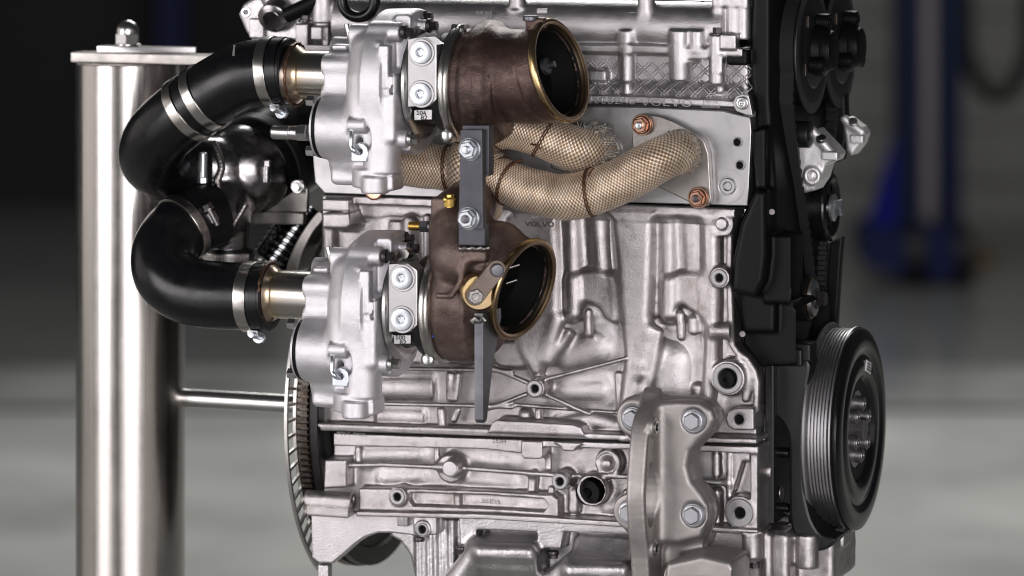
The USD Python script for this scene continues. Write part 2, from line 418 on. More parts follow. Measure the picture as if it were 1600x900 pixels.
class Cast:
    def __init__(self, lo, hi, h):
        self.h = h; self.lo = np.asarray(lo, float); n = np.ceil((np.asarray(hi) - self.lo) / h).astype(int) + 1
        self.ax = [self.lo[i] + np.arange(n[i]) * h for i in range(3)]
        self.f = np.full(n, 60.0, np.float32)
    def _do(self, fn, lo, hi, k, mode):
        pad = k + 2.5 * self.h
        sl = tuple(slice(max(0, np.searchsorted(self.ax[i], lo[i] - pad)), np.searchsorted(self.ax[i], hi[i] + pad)) for i in range(3))
        if any(s.start >= s.stop for s in sl):
            return self
        g = np.stack(np.meshgrid(*(self.ax[i][sl[i]] for i in range(3)), indexing='ij'), -1)
        d = fn(g); a = self.f[sl]
        if mode == 'sub':
            d = -d
            if k > 0:
                hh = np.clip(0.5 + 0.5 * (d - a) / k, 0, 1); self.f[sl] = a * (1 - hh) + d * hh + k * hh * (1 - hh)
            else:
                self.f[sl] = np.maximum(a, d)
        else:
            if k > 0:
                hh = np.clip(0.5 + 0.5 * (a - d) / k, 0, 1); self.f[sl] = a * (1 - hh) + d * hh - k * hh * (1 - hh)
            else:
                self.f[sl] = np.minimum(a, d)
        return self
    # each shape: sign +1 adds, -1 cuts; k is the fillet
    def cap(self, a, b, r, r2=None, k=4, s=1):
        a, b = np.asarray(a, float), np.asarray(b, float); r2 = r if r2 is None else r2
        def fn(p):
            d, t = seg_d(p, a, b)
            return d - (r + (r2 - r) * t)
        m = max(r, r2)
        return self._do(fn, np.minimum(a, b) - m, np.maximum(a, b) + m, k, 'add' if s > 0 else 'sub')
    def cyl(self, a, b, r, rnd=1.5, k=4, s=1, r2=None):
        a, b = np.asarray(a, float), np.asarray(b, float); L = np.linalg.norm(b - a); ax = (b - a) / L; r2 = r if r2 is None else r2
        def fn(p):
            w = p - (a + b) / 2; z = w @ ax; rr = np.sqrt(np.maximum((w ** 2).sum(-1) - z * z, 0))
            dx = rr - (r + (r2 - r) * np.clip(z / L + .5, 0, 1)) + rnd; dz = np.abs(z) - L / 2 + rnd
            return np.minimum(np.maximum(dx, dz), 0) + np.sqrt(np.maximum(dx, 0) ** 2 + np.maximum(dz, 0) ** 2) - rnd
        m = max(r, r2) * np.sqrt(np.maximum(1 - ax ** 2, 0)) + 1
        return self._do(fn, np.minimum(a, b) - m, np.maximum(a, b) + m, k, 'add' if s > 0 else 'sub')
    def box(self, c, half, rnd=2, k=4, s=1, B=None):
        c, half = np.asarray(c, float), np.asarray(half, float); B = np.eye(3) if B is None else np.asarray(B, float)
        def fn(p):
            q = np.abs((p - c) @ B.T) - half + rnd
            return np.minimum(q.max(-1), 0) + np.linalg.norm(np.maximum(q, 0), axis=-1) - rnd
        e = np.abs(B).T @ half
        return self._do(fn, c - e, c + e, k, 'add' if s > 0 else 'sub')
    def path(self, pts, rs, k=4, s=1):
        pts = np.asarray(pts, float); rs = np.broadcast_to(np.asarray(rs, float), (len(pts),))
        def fn(p):
            d = None
            for a, b, r, r2 in zip(pts[:-1], pts[1:], rs[:-1], rs[1:]):
                x, t = seg_d(p, a, b); x = x - (r + (r2 - r) * t)
                d = x if d is None else np.minimum(d, x)
            return d
        return self._do(fn, pts.min(0) - rs.max(), pts.max(0) + rs.max(), k, 'add' if s > 0 else 'sub')
    def rev(self, o, ax, prof, k=4, s=1, rnd=0):
        """solid of revolution: closed outline of (s, r)"""
        o = np.asarray(o, float); ax = unit(ax); P = ccw(prof)
        def fn(p):
            w = p - o; z = w @ ax; rr = np.sqrt(np.maximum((w ** 2).sum(-1) - z * z, 0))
            return poly_sd(np.stack([z, rr], -1), P) - rnd
        m = P[:, 1].max() + rnd; e = [o + ax * P[:, 0].min(), o + ax * P[:, 0].max()]
        mm = m * np.sqrt(np.maximum(1 - ax ** 2, 0)) + rnd + 1
        return self._do(fn, np.minimum(*e) - mm, np.maximum(*e) + mm, k, 'add' if s > 0 else 'sub')
    def ext(self, pts, Y, th, k=4, s=1, rnd=2, rounded=0, raw=False):
        """outline in the photograph on the plane Y, reaching th into the engine"""
        q = catmull(pts, 6, True) if rounded else np.asarray(pts, float)
        P = np.asarray(q) if raw else facexz(q, Y)
        def fn(p):
            d = poly_sd(p[..., 0, :][..., [0, 2]], P)[..., None]
            a = np.broadcast_to(d, p.shape[:-1]) + rnd; b = np.abs(p[..., 1] - (Y + th / 2)) - th / 2 + rnd
            return np.minimum(np.maximum(a, b), 0) + np.sqrt(np.maximum(a, 0) ** 2 + np.maximum(b, 0) ** 2) - rnd
        def fn2(p):
            d = poly_sd(p[:, :1, :][..., [0, 2]], P)
            a = np.broadcast_to(d, p.shape[:-1]) + rnd; b = np.abs(p[..., 1] - (Y + th / 2)) - th / 2 + rnd
            return np.minimum(np.maximum(a, b), 0) + np.sqrt(np.maximum(a, 0) ** 2 + np.maximum(b, 0) ** 2) - rnd
        lo = np.array([P[:, 0].min(), Y, P[:, 1].min()]); hi = np.array([P[:, 0].max(), Y + th, P[:, 1].max()])
        return self._do(fn2, lo, hi, k, 'add' if s > 0 else 'sub')
    def extx(self, P, X, half, k=4, s=1, rnd=2):
        """outline in (y, z) reaching half either side of X"""
        P = np.asarray(P, float)
        def fn(p):
            d = poly_sd(p[:1, :, :][..., [1, 2]], P)
            a = np.broadcast_to(d, p.shape[:-1]) + rnd; b = np.abs(p[..., 0] - X) - half + rnd
            return np.minimum(np.maximum(a, b), 0) + np.sqrt(np.maximum(a, 0) ** 2 + np.maximum(b, 0) ** 2) - rnd
        return self._do(fn, np.array([X - half, P[:, 0].min(), P[:, 1].min()]), np.array([X + half, P[:, 0].max(), P[:, 1].max()]), k, 'add' if s > 0 else 'sub')
    def rib(self, x0, y0, x1, y1, r, h, Y=0, k=6, r2=None):
        """a rounded rib on the engine's side between two photograph points, standing h proud of the plane Y"""
        return self.cap(A(x0, y0, Y - h + r), A(x1, y1, Y - h + (r2 or r)), r, r2, k)
    def boss(self, x, y, r, h, Y=0, k=6, rnd=1.5, r2=None, deep=12):
        """a round boss along the engine's y axis whose face, h proud of the plane Y, is seen at (x, y)"""
        p = A(x, y, Y - h)
        return self.cyl(p, p + np.array([0, h + deep, 0]), r, rnd, k, 1, r2)
    def hole(self, x, y, r, depth, Y):
        p = A(x, y, Y)
        return self.cyl(p - np.array([0, 2, 0]), p + np.array([0, depth, 0]), r, 0.5, 0.6, -1)
    def rough(self, amp, scale, seed=1):
        """uneven sand-cast surface"""
        g = np.stack(np.meshgrid(*self.ax, indexing='ij'), -1)
        m = np.abs(self.f) < 5
        self.f[m] += ((meshkit.fbm(g[m] / scale, 3, seed) - 0.5) * 2 * amp).astype(np.float32)
        return self
    def mesh(self):
        f = self.f; ins = f < 0
        nx, ny, nz = f.shape
        c = np.zeros((nx - 1, ny - 1, nz - 1), np.uint8)
        for dx, dy, dz in np.ndindex(2, 2, 2):
            c += ins[dx:nx - 1 + dx, dy:ny - 1 + dy, dz:nz - 1 + dz]
        act = (c > 0) & (c < 8)
        ii = np.argwhere(act); idx = np.full(act.shape, -1, np.int64); idx[act] = np.arange(len(ii))
        acc = np.zeros((len(ii), 3)); num = np.zeros(len(ii))
        corner = {o: f[ii[:, 0] + o[0], ii[:, 1] + o[1], ii[:, 2] + o[2]].astype(float) for o in np.ndindex(2, 2, 2)}
        for ax in range(3):
            for o in np.ndindex(2, 2, 2):
                if o[ax]:
                    continue
                e = list(o); e[ax] = 1; a, b = corner[o], corner[tuple(e)]
                x = (a < 0) != (b < 0)
                t = np.where(x, a / np.where(a - b == 0, 1, a - b), 0)
                p = np.tile(np.array(o, float), (len(ii), 1)); p[:, ax] += t
                acc[x] += p[x]; num[x] += 1
        v = self.lo + (ii + acc / np.maximum(num, 1)[:, None]) * self.h
        fs = []
        for ax in range(3):
            b, d = [i for i in range(3) if i != ax]
            s0 = [slice(1, -1)] * 3; s1 = [slice(1, -1)] * 3
            s0[ax] = slice(0, -1); s1[ax] = slice(1, None)
            A0, A1 = ins[tuple(s0)], ins[tuple(s1)]
            e = np.argwhere(A0 != A1); inside0 = A0[A0 != A1]
            e = e + 1; e[:, ax] -= 1
            def cell(db, dd):
                q = e.copy(); q[:, b] += db; q[:, d] += dd
                return idx[q[:, 0], q[:, 1], q[:, 2]]
            q = np.stack([cell(-1, -1), cell(0, -1), cell(0, 0), cell(-1, 0)], 1)
            flip = inside0 if ax != 1 else ~inside0
            q[~flip] = q[~flip][:, ::-1]
            q = q[(q >= 0).all(1)]
            fs.append(q)
        q = np.vstack(fs)
        return v, np.vstack([q[:, [0, 1, 2]], q[:, [0, 2, 3]]])
# ---------------------------------------------------------------- the workshop behind, out of focus
floor_m = mat('polished_concrete', {'g': ('geometry', {}), 'n': ('noise_texture', {'scale': 2.2, 'detail': 6}), 'r': ('rgb_ramp', {'ramp': [(0.3, (0.30, 0.30, 0.29)), (0.7, (0.50, 0.50, 0.483))]}),
    'p': ('principled_bsdf', {'roughness': 0.17, 'specular_ior_level': 0.5})}, [('g.position', 'n.vector'), ('n.fac', 'r.fac'), ('r.color', 'p.base_color')])
floor_shade_m = mat('painted_floor_shade', {'g': ('geometry', {}), 'n': ('noise_texture', {'scale': 1.1, 'detail': 4}), 'r': ('rgb_ramp', {'ramp': [(0.3, (0.09, 0.092, 0.09)), (0.7, (0.14, 0.143, 0.137))]}),
    'p': ('principled_bsdf', {'roughness': 0.15, 'specular_ior_level': 0.5})}, [('g.position', 'n.vector'), ('n.fac', 'r.fac'), ('r.color', 'p.base_color')])  # dark tone stands for the far floor being out of the light
wall_m = metal('painted_panel_wall', (0.14, 0.14, 0.132), 0.6, 0.0, 20, 0.001, 0.15, 2)
dark_m = metal('painted_doorway_dark', (0.008, 0.008, 0.009), 0.7, 0.0, spec=0.2)  # near-black colour stands for the darkness of the door opening
G0 = -Z0 / Q
def floor_at(x, y, z=0.0):
    """metres: where the line of sight through (x, y) meets height z"""
    d = F_ + R_ * ((x - 800) / 6000.0) - U_ * ((y + 300) / 6000.0)
    cz = C_[2] * Q + Z0
    return np.array([C_[0] * Q, C_[1] * Q, cz]) + d * ((z - cz) / d[2])

def cam_frame(side, fwd, up):
    """metres: side to the photographer's right and fwd ahead of the camera, height up"""
    return np.array([C_[0] * Q, C_[1] * Q, 0]) + R_ * side + F_ * fwd + U_ * up

def cam_box(s0, s1, f0, f1, z0, z1):
    v = np.array([cam_frame(s, f, z) for s in (s0, s1) for f in (f0, f1) for z in (z0, z1)])
    h = trimesh.convex.convex_hull(v)
    return h.vertices, h.faces

S = 14.0
put('floor', (np.array([cam_frame(-S, -6, 0), cam_frame(S, -6, 0), cam_frame(S, 16, 0), cam_frame(-S, 16, 0)]), np.array([[0, 1, 2], [0, 2, 3]])), floor_m, real=True, smooth=False, kind='structure')
put('dark_floor', (np.array([cam_frame(-S, 7.2, 0.004), cam_frame(S, 7.2, 0.004), cam_frame(S, 16, 0.004), cam_frame(-S, 16, 0.004)]), np.array([[0, 1, 2], [0, 2, 3]])), floor_shade_m, real=True, smooth=False, kind='structure')  # far floor, its lack of light put into the colour
shade_blend_m = mat('painted_shade_edge', {'g': ('geometry', {}), 'n': ('noise_texture', {'scale': 3.0, 'detail': 6}), 'r': ('rgb_ramp', {'ramp': [(0.35, (0.15, 0.152, 0.147)), (0.65, (0.32, 0.322, 0.305))]}),
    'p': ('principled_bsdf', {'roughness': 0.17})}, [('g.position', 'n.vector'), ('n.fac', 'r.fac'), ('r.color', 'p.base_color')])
put('worn_floor', (np.array([cam_frame(-S, 7.0, 0.008), cam_frame(S, 7.0, 0.008), cam_frame(S, 7.5, 0.008), cam_frame(-S, 7.5, 0.008)]), np.array([[0, 1, 2], [0, 2, 3]])), shade_blend_m, real=True, smooth=False, kind='structure')  # middle tone that softens the painted edge between lit and dark floor
WF = 10.2
wall = put('wall', cam_box(-0.62, 6.0, WF, WF + 0.3, 0, 5.0), wall_m, real=True, smooth=False, kind='structure')
for i in range(16):
    z = 0.12 + i * 0.145
    put('panel', cam_box(-0.60, 6.0, WF - 0.025, WF - 0.001, z, z + 0.135), wall_m, wall, real=True, smooth=False)
put('wall', cam_box(-6.0, -0.625, WF + 0.4, WF + 0.7, 0, 5.0), dark_m, real=True, smooth=False, kind='structure')  # black sheet where the doorway opens into the dark
# ---------------------------------------------------------------- the display stand: brushed column, top plate, cap nut, tie rod
brushed = mat('brushed_stainless_column', {'g': ('geometry', {}), 'mp': ('mapping', {'scale': (260, 260, 2.2)}), 'n': ('noise_texture', {'scale': 1.0, 'detail': 3}),
    'n2': ('noise_texture', {'scale': 14, 'detail': 6, 'roughness': 0.65}), 'ad': ('math', {'math_type': 'multiply_add', 'value2': 0.7, 'value3': -0.2}), 'sm': ('math', {'math_type': 'add'}), 'r': ('map_range', {'from_min': 0.3, 'from_max': 0.85, 'to_min': 0.15, 'to_max': 0.30}), 'b': ('bump', {'distance': 0.00002}),
    'p': ('principled_bsdf', {'base_color': (0.54, 0.51, 0.485), 'metallic': 1.0, 'roughness': 0.25})},
    [('g.position', 'mp.vector'), ('mp.vector', 'n.vector'), ('g.position', 'n2.vector'), ('n2.fac', 'ad.value1'), ('n.fac', 'sm.value1'), ('ad.value', 'sm.value2'), ('sm.value', 'r.value'), ('r.result', 'p.roughness'), ('n.fac', 'b.height'), ('b.normal', 'p.normal')])
stand = holder('engine_stand', label='polished steel display column with a domed nut and a tie rod beside the engine', cat='engine stand')
YC = 110.0
cc = A(204, 97, YC)
rc = 90.0
zt = cc[2]
put('column', lathe([cc[0], YC, G0], ZA, [(0, 0), (0, rc), (zt - G0 - 1.5, rc), (zt - G0, rc - 1.5), (zt - G0, 0)], 96), brushed, stand)
tp = slab(ccw(np.array([[-86, -46], [330, -46], [330, 0], [-86, 0]])), [], np.array([cc[0], YC, zt + 17.0]), XA, YA, ZA, 16.0, 1.5)
put('top_plate', tp, 'flange_steel', stand)
w0 = A(151, 80, YC - 40)
B2 = slab(ccw(np.array([[0, -12], [78, -12], [165, 14], [165, 18], [0, 18]])), [], np.array([w0[0], YC - 26, zt + 28.0]), XA, YA, ZA, 10.5, 1.0)
put('locking_plate', B2, 'steel', stand)
nb = np.array([A(209, 70, YC)[0], YC - 24, zt + 28.5])
nut = put('cap_nut', join([lathe(nb, ZA, [(0, 0), (0, 21), (1.5, 22), (3, 22), (4, 20), (4, 0)], 40), prism(nb + ZA * 4, ZA, 20.5, 18, turn=0.3),
     lathe(nb + ZA * 20, ZA, [(0, 0), (0, 18.5), (6, 18.6), (11, 17.4), (15, 15), (19, 11), (21.5, 6), (22.5, 0)], 40)]), 'steel', stand, smooth=28)
rp = A(272, 621, YC + 20)
put('tie_rod', rod(rp, np.array([-392.0, rp[1], rp[2]]), 15.5, 3), 'steel', stand)
put('tie_rod_collar', rod(rp - XA * 6, rp + XA * 10, 17, 2), 'steel', stand)
# ---------------------------------------------------------------- the engine: one thing, everything bolted to it is a part
engine = holder('engine', label='bare four cylinder car engine with two turbochargers, wrapped exhaust pipes and black hoses', cat='engine')

def band_clamp(pts_c, ax, r, w, parent, screw=None, thick=2.2, smt='zinc'):
    ax = unit(ax); o = np.asarray(pts_c)
    g = [lathe(o - ax * w / 2, ax, [(0, r - 1), (0, r + thick), (1, r + thick + .6), (w - 1, r + thick + .6), (w, r + thick), (w, r - 1), (0, r - 1)], 72)]
    c = put('hose_clamp', join(g), 'clamp', parent)
    if screw is not None:
        d = unit(screw); t = np.cross(ax, d); p = o + d * (r + 9)
        put('clamp_screw', join([rbox(o + d * (r + 6), (w * .5, 10, 5), 2, [ax, t, d]), rod(p - t * 20, p + t * 16, 5), prism(p - t * 26, t, 9, 9), rod(p - t * 18, p - t * 15, 10)]), smt, parent)
    return c

# upper charge hose
uh = holder('charge_hose', engine, label='upper black rubber hose with a double steel clamp')
YU = -165
P = [A(449, 111, YU), A(418, 113, YU), A(378, 121, YU), A(325, 150, YU + 4), A(278, 184, YU + 12), A(246, 216, YU + 30), A(238, 246, YU + 70), A(262, 262, YU + 118), A(310, 262, YU + 160)]
P = catmull(P, 14)
rr = 53.0
tb = tube(P, rr, 64)
hose = put('hose', tb[:2], 'rubber', uh)
def along(P, x):
    i = int(np.argmin([abs(project(p)[0] - x) for p in P[:len(P) * 2 // 3]]))
    return P[i], unit(P[i + 1] - P[i - 1])
def project(p):
    w = np.asarray(p) - C_; d = w @ F_
    return np.array([800 + 6000 * (w @ R_) / d, -300 - 6000 * w[2] / d])
p, t = along(P, 426)
band_clamp(p, t, rr, 17, uh, screw=V3(0.15, -1, 0.35))
for x in (322, 298):
    p, t = along(P, x)
    band_clamp(p, t, rr, 17, uh)
put('hose_lip', ringm(P[0] - XA * 2, P[0] + XA * 6, 52, 40, 2), 'rubber', uh)

# lower charge hose
lh = holder('charge_hose', engine, label='lower black rubber elbow hose with a steel clamp at the pipe')
YL = -165
P2 = [A(420, 464, YL), A(388, 463, YL), A(335, 461, YL), A(290, 452, YL + 3), A(261, 428, YL + 12), A(258, 392, YL + 35), A(278, 362, YL + 65), A(306, 344, YL + 95), A(335, 336, YL + 125)]
P2 = catmull(P2, 14)
put('hose', tube(P2, 52.5, 64)[:2], 'rubber', lh)
p, t = along(P2, 394)
band_clamp(p, t, 52.5, 19, lh, screw=V3(0.1, -1, 0.3))
put('hose_lip', ringm(P2[0] - XA * 2, P2[0] + XA * 6, 52, 40, 2), 'rubber', lh)
p, t = P2[-24], unit(P2[-23] - P2[-25])
band_clamp(p, t, 52.5, 15, lh, screw=V3(0.9, 0.35, 0.6), smt='dark_metal')

# faint printed marks on the hoses
def hose_mark(parent, x, y, Y, ex_, ey_, h):
    v, f = text('samco', np.zeros(3), ex_, ey_, h, .4)
    put('printed_mark', (v + A(x, y, Y), f), 'label_grey', parent, smooth=False)
hose_mark(uh, 366, 88, YU - 44, unit(np.array([.15, -.1, 1.0])), unit(np.array([-1.0, .1, .2])), 4.2)
hose_mark(lh, 231, 478, YL - 4, unit(np.array([-.3, -.25, 1.0])), unit(np.array([-.9, .5, -.1])), 4.2)
# ---------------------------------------------------------------- fasteners
def washer_bolt(p, ax, r, parent, mt='zinc', recess=True):
    """round washer head with a recessed drive"""
    hr = r * 0.36
    g = [lathe(p, ax, [(-4, 0), (-4, r), (1.2, r), (2.2, r - .8), (2.6, r * .8), (2.7, hr * 1.35), (2.2, hr), (0.4, hr * .8), (0.4, 0)], 40)]
    a, b, _ = basis(ax)
    for k in range(3):
        th = k * 2.09 + 0.5
        g.append(rbox(np.asarray(p) + unit(ax) * 1.4 + (a * math.cos(th) + b * math.sin(th)) * hr * .72, [1.1, 1.1, 1.6], .3, [a, b, unit(ax)], 1))
    return put('bolt', g, mt, parent)

def hex_bolt(p, ax, r, h, parent, mt='zinc', wr=None, name='bolt', turn=0.2):
    g = [prism(p, ax, r, h, turn=turn)]
    if wr:
        g.append(rod(np.asarray(p) - unit(ax) * 2, np.asarray(p) + unit(ax) * 2.5, wr, 1))
    return put(name, g, mt, parent, smooth=25)

def flange_nut(p, ax, r, parent, mt, stud=True, stud_mt=None, sl=9):
    g = [lathe(p, ax, [(-3, 0), (-3, r), (1, r), (4, r * .84), (4, 0)], 40), prism(np.asarray(p) + unit(ax) * 3, ax, r * .82, 9, turn=.25)]
    n = put('nut', g, mt, parent, smooth=28)
    if stud:
        put('stud', rod(np.asarray(p), np.asarray(p) + unit(ax) * (12 + sl), r * .4, 1.5, 20), stud_mt or mt, parent)
    return n

YT = -165.0
OA = A(600, 126, YT)                    # a point on the upper turbocharger's shaft
LOW = A(629, 434, YT - 78) - A(659, 82, YT - 78)

def sx(x):
    """engine x of a photograph column at the height of the upper shaft"""
    return A(x, 126, YT)[0]

def SX(x, r):
    """engine x of a ring of radius r about the shaft whose near edge is seen at column x"""
    return sx(x + 0.345 * r)

def compressor():
    o = OA
    c = Cast(o + [-135, -150, -195], o + [85, 125, 128], 2.1)
    def rv(pr, k=5, s=1):
        return c.rev(np.array([0, o[1], o[2]]), XA, [(sx(x), r) for x, r in pr], k, s)
    rv([(571, 0), (571, 64), (584, 76), (600, 85), (648, 87), (657, 86), (659, 84), (659, 0)])
    # scroll round the back and over the top
    rv([(598, 60), (594, 98), (604, 110), (652, 112), (657, 108), (657, 84), (640, 78), (640, 60)], 5)
    c.box(o + [sx(690) - o[0], -120, 0], [sx(690) - sx(634), 78, 200], 4, 3, -1)
    c.path([o + [0, -20, 72], o + [0, -58, 50], o + [0, -72, 8], o + [0, -76, -50]], [24, 30, 31, 30], 10)
    pf = [A(597, y, YT - 76) for y in (150, 200, 270)]
    c.cyl(pf[0], pf[2], 29, 3, 8)
    # the wedge from the scroll to the right-hand flange
    c.box(A(622, 165, YT - 60), [10, 40, 52], 6, 10)
    c.cyl(A(589, 262, YT - 66), A(589, 292, YT - 66), 38, 3, 5)
    # inlet flange with scallops
    c.cyl(o + [sx(527) - o[0], 0, 2], o + [sx(573) - o[0], 0, 2], 57, 3, 4)
    for th in (8, 62, 118, 170, 232, 300):
        a = math.radians(th); q = np.array([0, -math.sin(a) * 50, math.cos(a) * 50 + 2])
        c.cyl(o + q + [sx(523) - o[0], 0, 0], o + q + [sx(573) - o[0], 0, 0], 15, 3, 9)
    # valve lobe, lower front
    lb = A(525, 199, YT - 48)
    x0, x1 = A(508, 199, YT - 48)[0], A(572, 199, YT - 48)[0]
    c.cyl([x0, lb[1], lb[2]], [x1, lb[1], lb[2]], 49, 4, 8)
    c.cyl([x0 + 12, lb[1] + 8, lb[2] - 42], [x1 + 20, lb[1] + 8, lb[2] - 50], 24, 5, 8)
    c.box([lb[0] + 38, lb[1] + 25, lb[2] - 66], [46, 34, 22], 10, 8)
    # bosses
    def bx(xa, xb, y, r, Y, k=4):
        p = A((xa + xb) / 2, y, Y)
        c.cyl([A(xa, y, Y)[0], Y, p[2]], [A(xb, y, Y)[0], Y, p[2]], r, 2, k)
    bx(579, 628, 50, 15.5, YT - 62)
    bx(549, 584, 51, 13, YT - 56)
    bx(553, 600, 66, 20, YT - 50, 8)
    bx(596, 638, 217, 13, YT - 78)
    bx(640, 660, 27, 10, YT + 20)
    bx(652, 668, 40, 9, YT - 8)
    # raised rib on the scroll
    c.path([A(566, 56, YT - 62), A(578, 66, YT - 76), A(594, 70, YT - 90)], 5, 3)
    c.box(A(602, 104, YT - 92), [8.5, 10, 33], 3, 2)
    c.box(A(613, 118, YT - 92), [3.0, 7, 28], 1.5, 2, -1)
    # split step low on the scroll, shelf under the pin
    c.box(A(533, 73, YT - 52), [12, 10, 4], 2, 2)
    # hollow round the fitting
    c.cyl(A(562, 216, YT - 108), A(562, 216, YT - 88), 21, 3, 4, -1)
    bx(546, 574, 195, 13.5, YT - 97, 2)
    # lower outlet: end cap with its bore
    c.cyl(A(586, 275, YT - 92), A(586, 302, YT - 92), 21, 3, 4)
    c.cyl(A(586, 292, YT - 92), A(586, 312, YT - 92), 14, 1, 1, -1)
    c.box(A(604, 284, YT - 70), [20, 24, 12], 5, 4)
    # shaft bore on the turbine side
    rv([(657, 0), (657, 60), (720, 60), (720, 0)], 2, -1)
    c.rough(0.5, 26, 3)
    return c.mesh()

COMP = compressor()

def turbo(parent, off, upper):
    off = np.asarray(off, float)
    def T(m):
        v, f = m[0], m[1]
        return np.asarray(v) + off, f
    a = lambda x, y, Y=YT: A(x, y, Y) + off
    put('compressor_housing', T(COMP), 'blasted', parent, smooth=True)
    ax = lambda rs, x1, pr, n=64, dz=0, Y=YT: lathe(np.array([0, Y, OA[2] + dz]) + off, XA, [(sx(x + 0.345 * rs), r) for x, r in pr], n)
    # inlet pipe, heat tinted, with its rolled lip
    xs = 452 if upper else 440
    put('inlet_pipe', ax(42, 0, [(xs - 16, 30), (xs - 16, 43), (xs - 12, 48), (xs - 4, 48), (xs + 2, 43), (xs + 7, 38.5), (xs + 12, 37.5), (522, 37.5), (522, 30), (xs - 16, 30)], 72, 6), 'tinted_pipe' if upper else 'tinted_pipe_b', parent)
    tw = [np.array([sx(xs - 3 + 14.5) + random.uniform(-.6, .6), YT + math.cos(t) * 48, OA[2] + 6 + math.sin(t) * 48]) + off for t in np.linspace(0, 2 * math.pi, 60)]
    put('weld_bead', tube(tw, np.array([2.6 + 0.7 * math.sin(i * 2.1) for i in range(60)]), 8, False)[:2], 'burnt_weld', parent)
    # black seal and bolts at the valve lobe
    lb = A(525, 199, YT - 48) + off
    lx = A(508, 199, YT - 48)[0] + off[0]
    put('gasket', lathe([lx - 4.5, lb[1], lb[2]], XA, [(0, 0), (0, 47), (5.5, 48.5), (5.5, 0)], 60), 'plastic', parent)
    put('valve_cover', lathe([lx - 9, lb[1], lb[2]], XA, [(0, 0), (0, 44), (1.5, 47), (4.6, 47.5), (4.6, 0)], 60), 'blasted', parent)
    for y, rr in ((158, 0), (236, 0)):
        dz = A(489, y, YT - 70)[2] + off[2]
        hex_bolt(np.array([lx - 8, YT - 70 + off[1], dz]), -XA, 8.5, 13, parent, 'steel')
    if upper:
        zz = A(455, 207, YT - 60)[2]
        p0 = np.array([A(425, 207, YT - 60)[0], YT - 60, zz]) + off
        put('pressure_fitting', [lathe(p0, XA, [(0, 0), (0, 8.5), (3, 11), (30, 11), (31, 10), (33, 10), (34, 11), (46, 11), (46, 0)], 32), prism(p0 + XA * 44, XA, 13.5, 16)], 'steel', parent)
    # pin, fitting, pad and its little pipe
    put('pin', rod(a(549, 66, YT - 58), a(541, 37, YT - 58), 4, 1.2, 16), 'steel', parent)
    px, py = 561, 238
    pd = a(px, py, YT - 104)
    sl = slab(ccw(np.array([(-13, -14), (12, -14), (14, -4), (13, 6), (8, 13), (0, 15), (-6, 12), (-13, -1)]) * 1.0), [circ(1, 1, 4.6, 16)], pd, XA, ZA, -YA, 12, 1.2)
    put('sensor_pad', sl, 'zinc', parent)
    ep = catmull([a(550, 202, YT - 103), a(549, 214, YT - 110), a(549, 228, YT - 112), a(554, 236, YT - 112), a(562, 239, YT - 100)], 6)
    put('vent_pipe', tube(ep, 4.0, 16)[:2], 'zinc', parent)
    put('vent_collar', rod(a(550, 198, YT - 103), a(550, 205, YT - 104), 5.2, 1, 16), 'zinc', parent)
    # outlet seal
    q = a(586, 301, YT - 92)
    put('seal_ring', ringm(q + ZA * 3, q + ZA * 6, 14.2, 10, .8, 32), 'copper', parent)
    # bolts round the turbine-side flange
    for x, y, Y in ((630, 50, YT - 62), (640, 217, YT - 78), (661, 27, YT + 20), (669, 40, YT - 8)):
        p = a(x, y, Y)
        put('bolt', [rod(p - XA * 1, p + XA * 5, 11, 1), prism(p + XA * 4, XA, 8, 11)], 'dark_bolt' if y != 217 else 'steel', parent, smooth=28)
    put('clamp_ring', ax(88, 0, [(627, 84), (628.5, 88), (633, 88), (636, 84), (639, 76), (639, 60), (627, 60), (627, 84)], 80), 'steel', parent)
    # black bearing housing
    put('bearing_housing', ax(64, 0, [(630, 0), (630, 74), (640, 76), (650, 64), (672, 64), (676, 76), (690, 78), (690, 0)], 64), 'satin', parent)
    # bolted aluminium plate
    Yp = YT - 84
    pts = [(637, 61), (668, 59), (682, 70), (682, 155), (671, 166), (637, 167)]
    v, f = face_slab(pts, Yp, 34, 1.4)
    put('oil_feed_plate', (v + off, f), 'machined', parent)
    for x, y in ((659, 82), (658.5, 147)):
        p = a(x, y, Yp)
        put('bolt_seat', ringm(p + YA * 2, p - YA * 1.4, 21, 16.5, .8, 40), 'machined', parent)
        washer_bolt(p - YA * 1.5, -YA, 17, parent)
    if upper:
        pl = [(647, 172), (675, 171), (675, 187), (647, 188)]; tx = ('104', '82'); tp_ = (650, 179.3)
    else:
        pl = [(645, 173), (672, 172), (672, 186), (645, 187)]; tx = ('100', '82'); tp_ = (647, 179.3)
    v, f = face_slab(pl, YT - 66, 8, .8)
    put('number_plate', (v + off, f), 'machined', parent)
    for k, s in enumerate(tx):
        put('lettering', text(s, a(tp_[0] + k * 7, tp_[1] + k * 7.4, YT - 66.3), XA, ZA, 6.2, .5, True), 'ink', parent, smooth=False)
    # v-band clamp with its bolt ends
    vb = put('band_clamp', ax(86, 0, [(683, 76), (683, 84), (686, 88.5), (690, 90), (695, 90), (699, 88), (702, 83), (702, 76), (683, 76)], 96), 'clamp', parent)
    pb = a(704, 206, YT - 42)
    put('clamp_end', [rod(pb + [-6, -8, 6], pb + [4, 8, -2], 10.5, 4), rod(pb + [-2, -14, -4], pb + [-2, 16, -6], 11.5, 5)], 'steel', parent)
    pu = a(707, 44, YT - 20)
    put('clamp_nut', [prism(pu, XA, 7.5, 8), rod(pu + XA * 7, pu + XA * 20, 4.5), prism(pu + XA * 14, XA, 7, 7)] if upper else [rod(a(664, 46, YT - 45) + YA * -6, a(668, 46, YT - 45) + YA * 8, 8)], 'steel', parent, smooth=28)

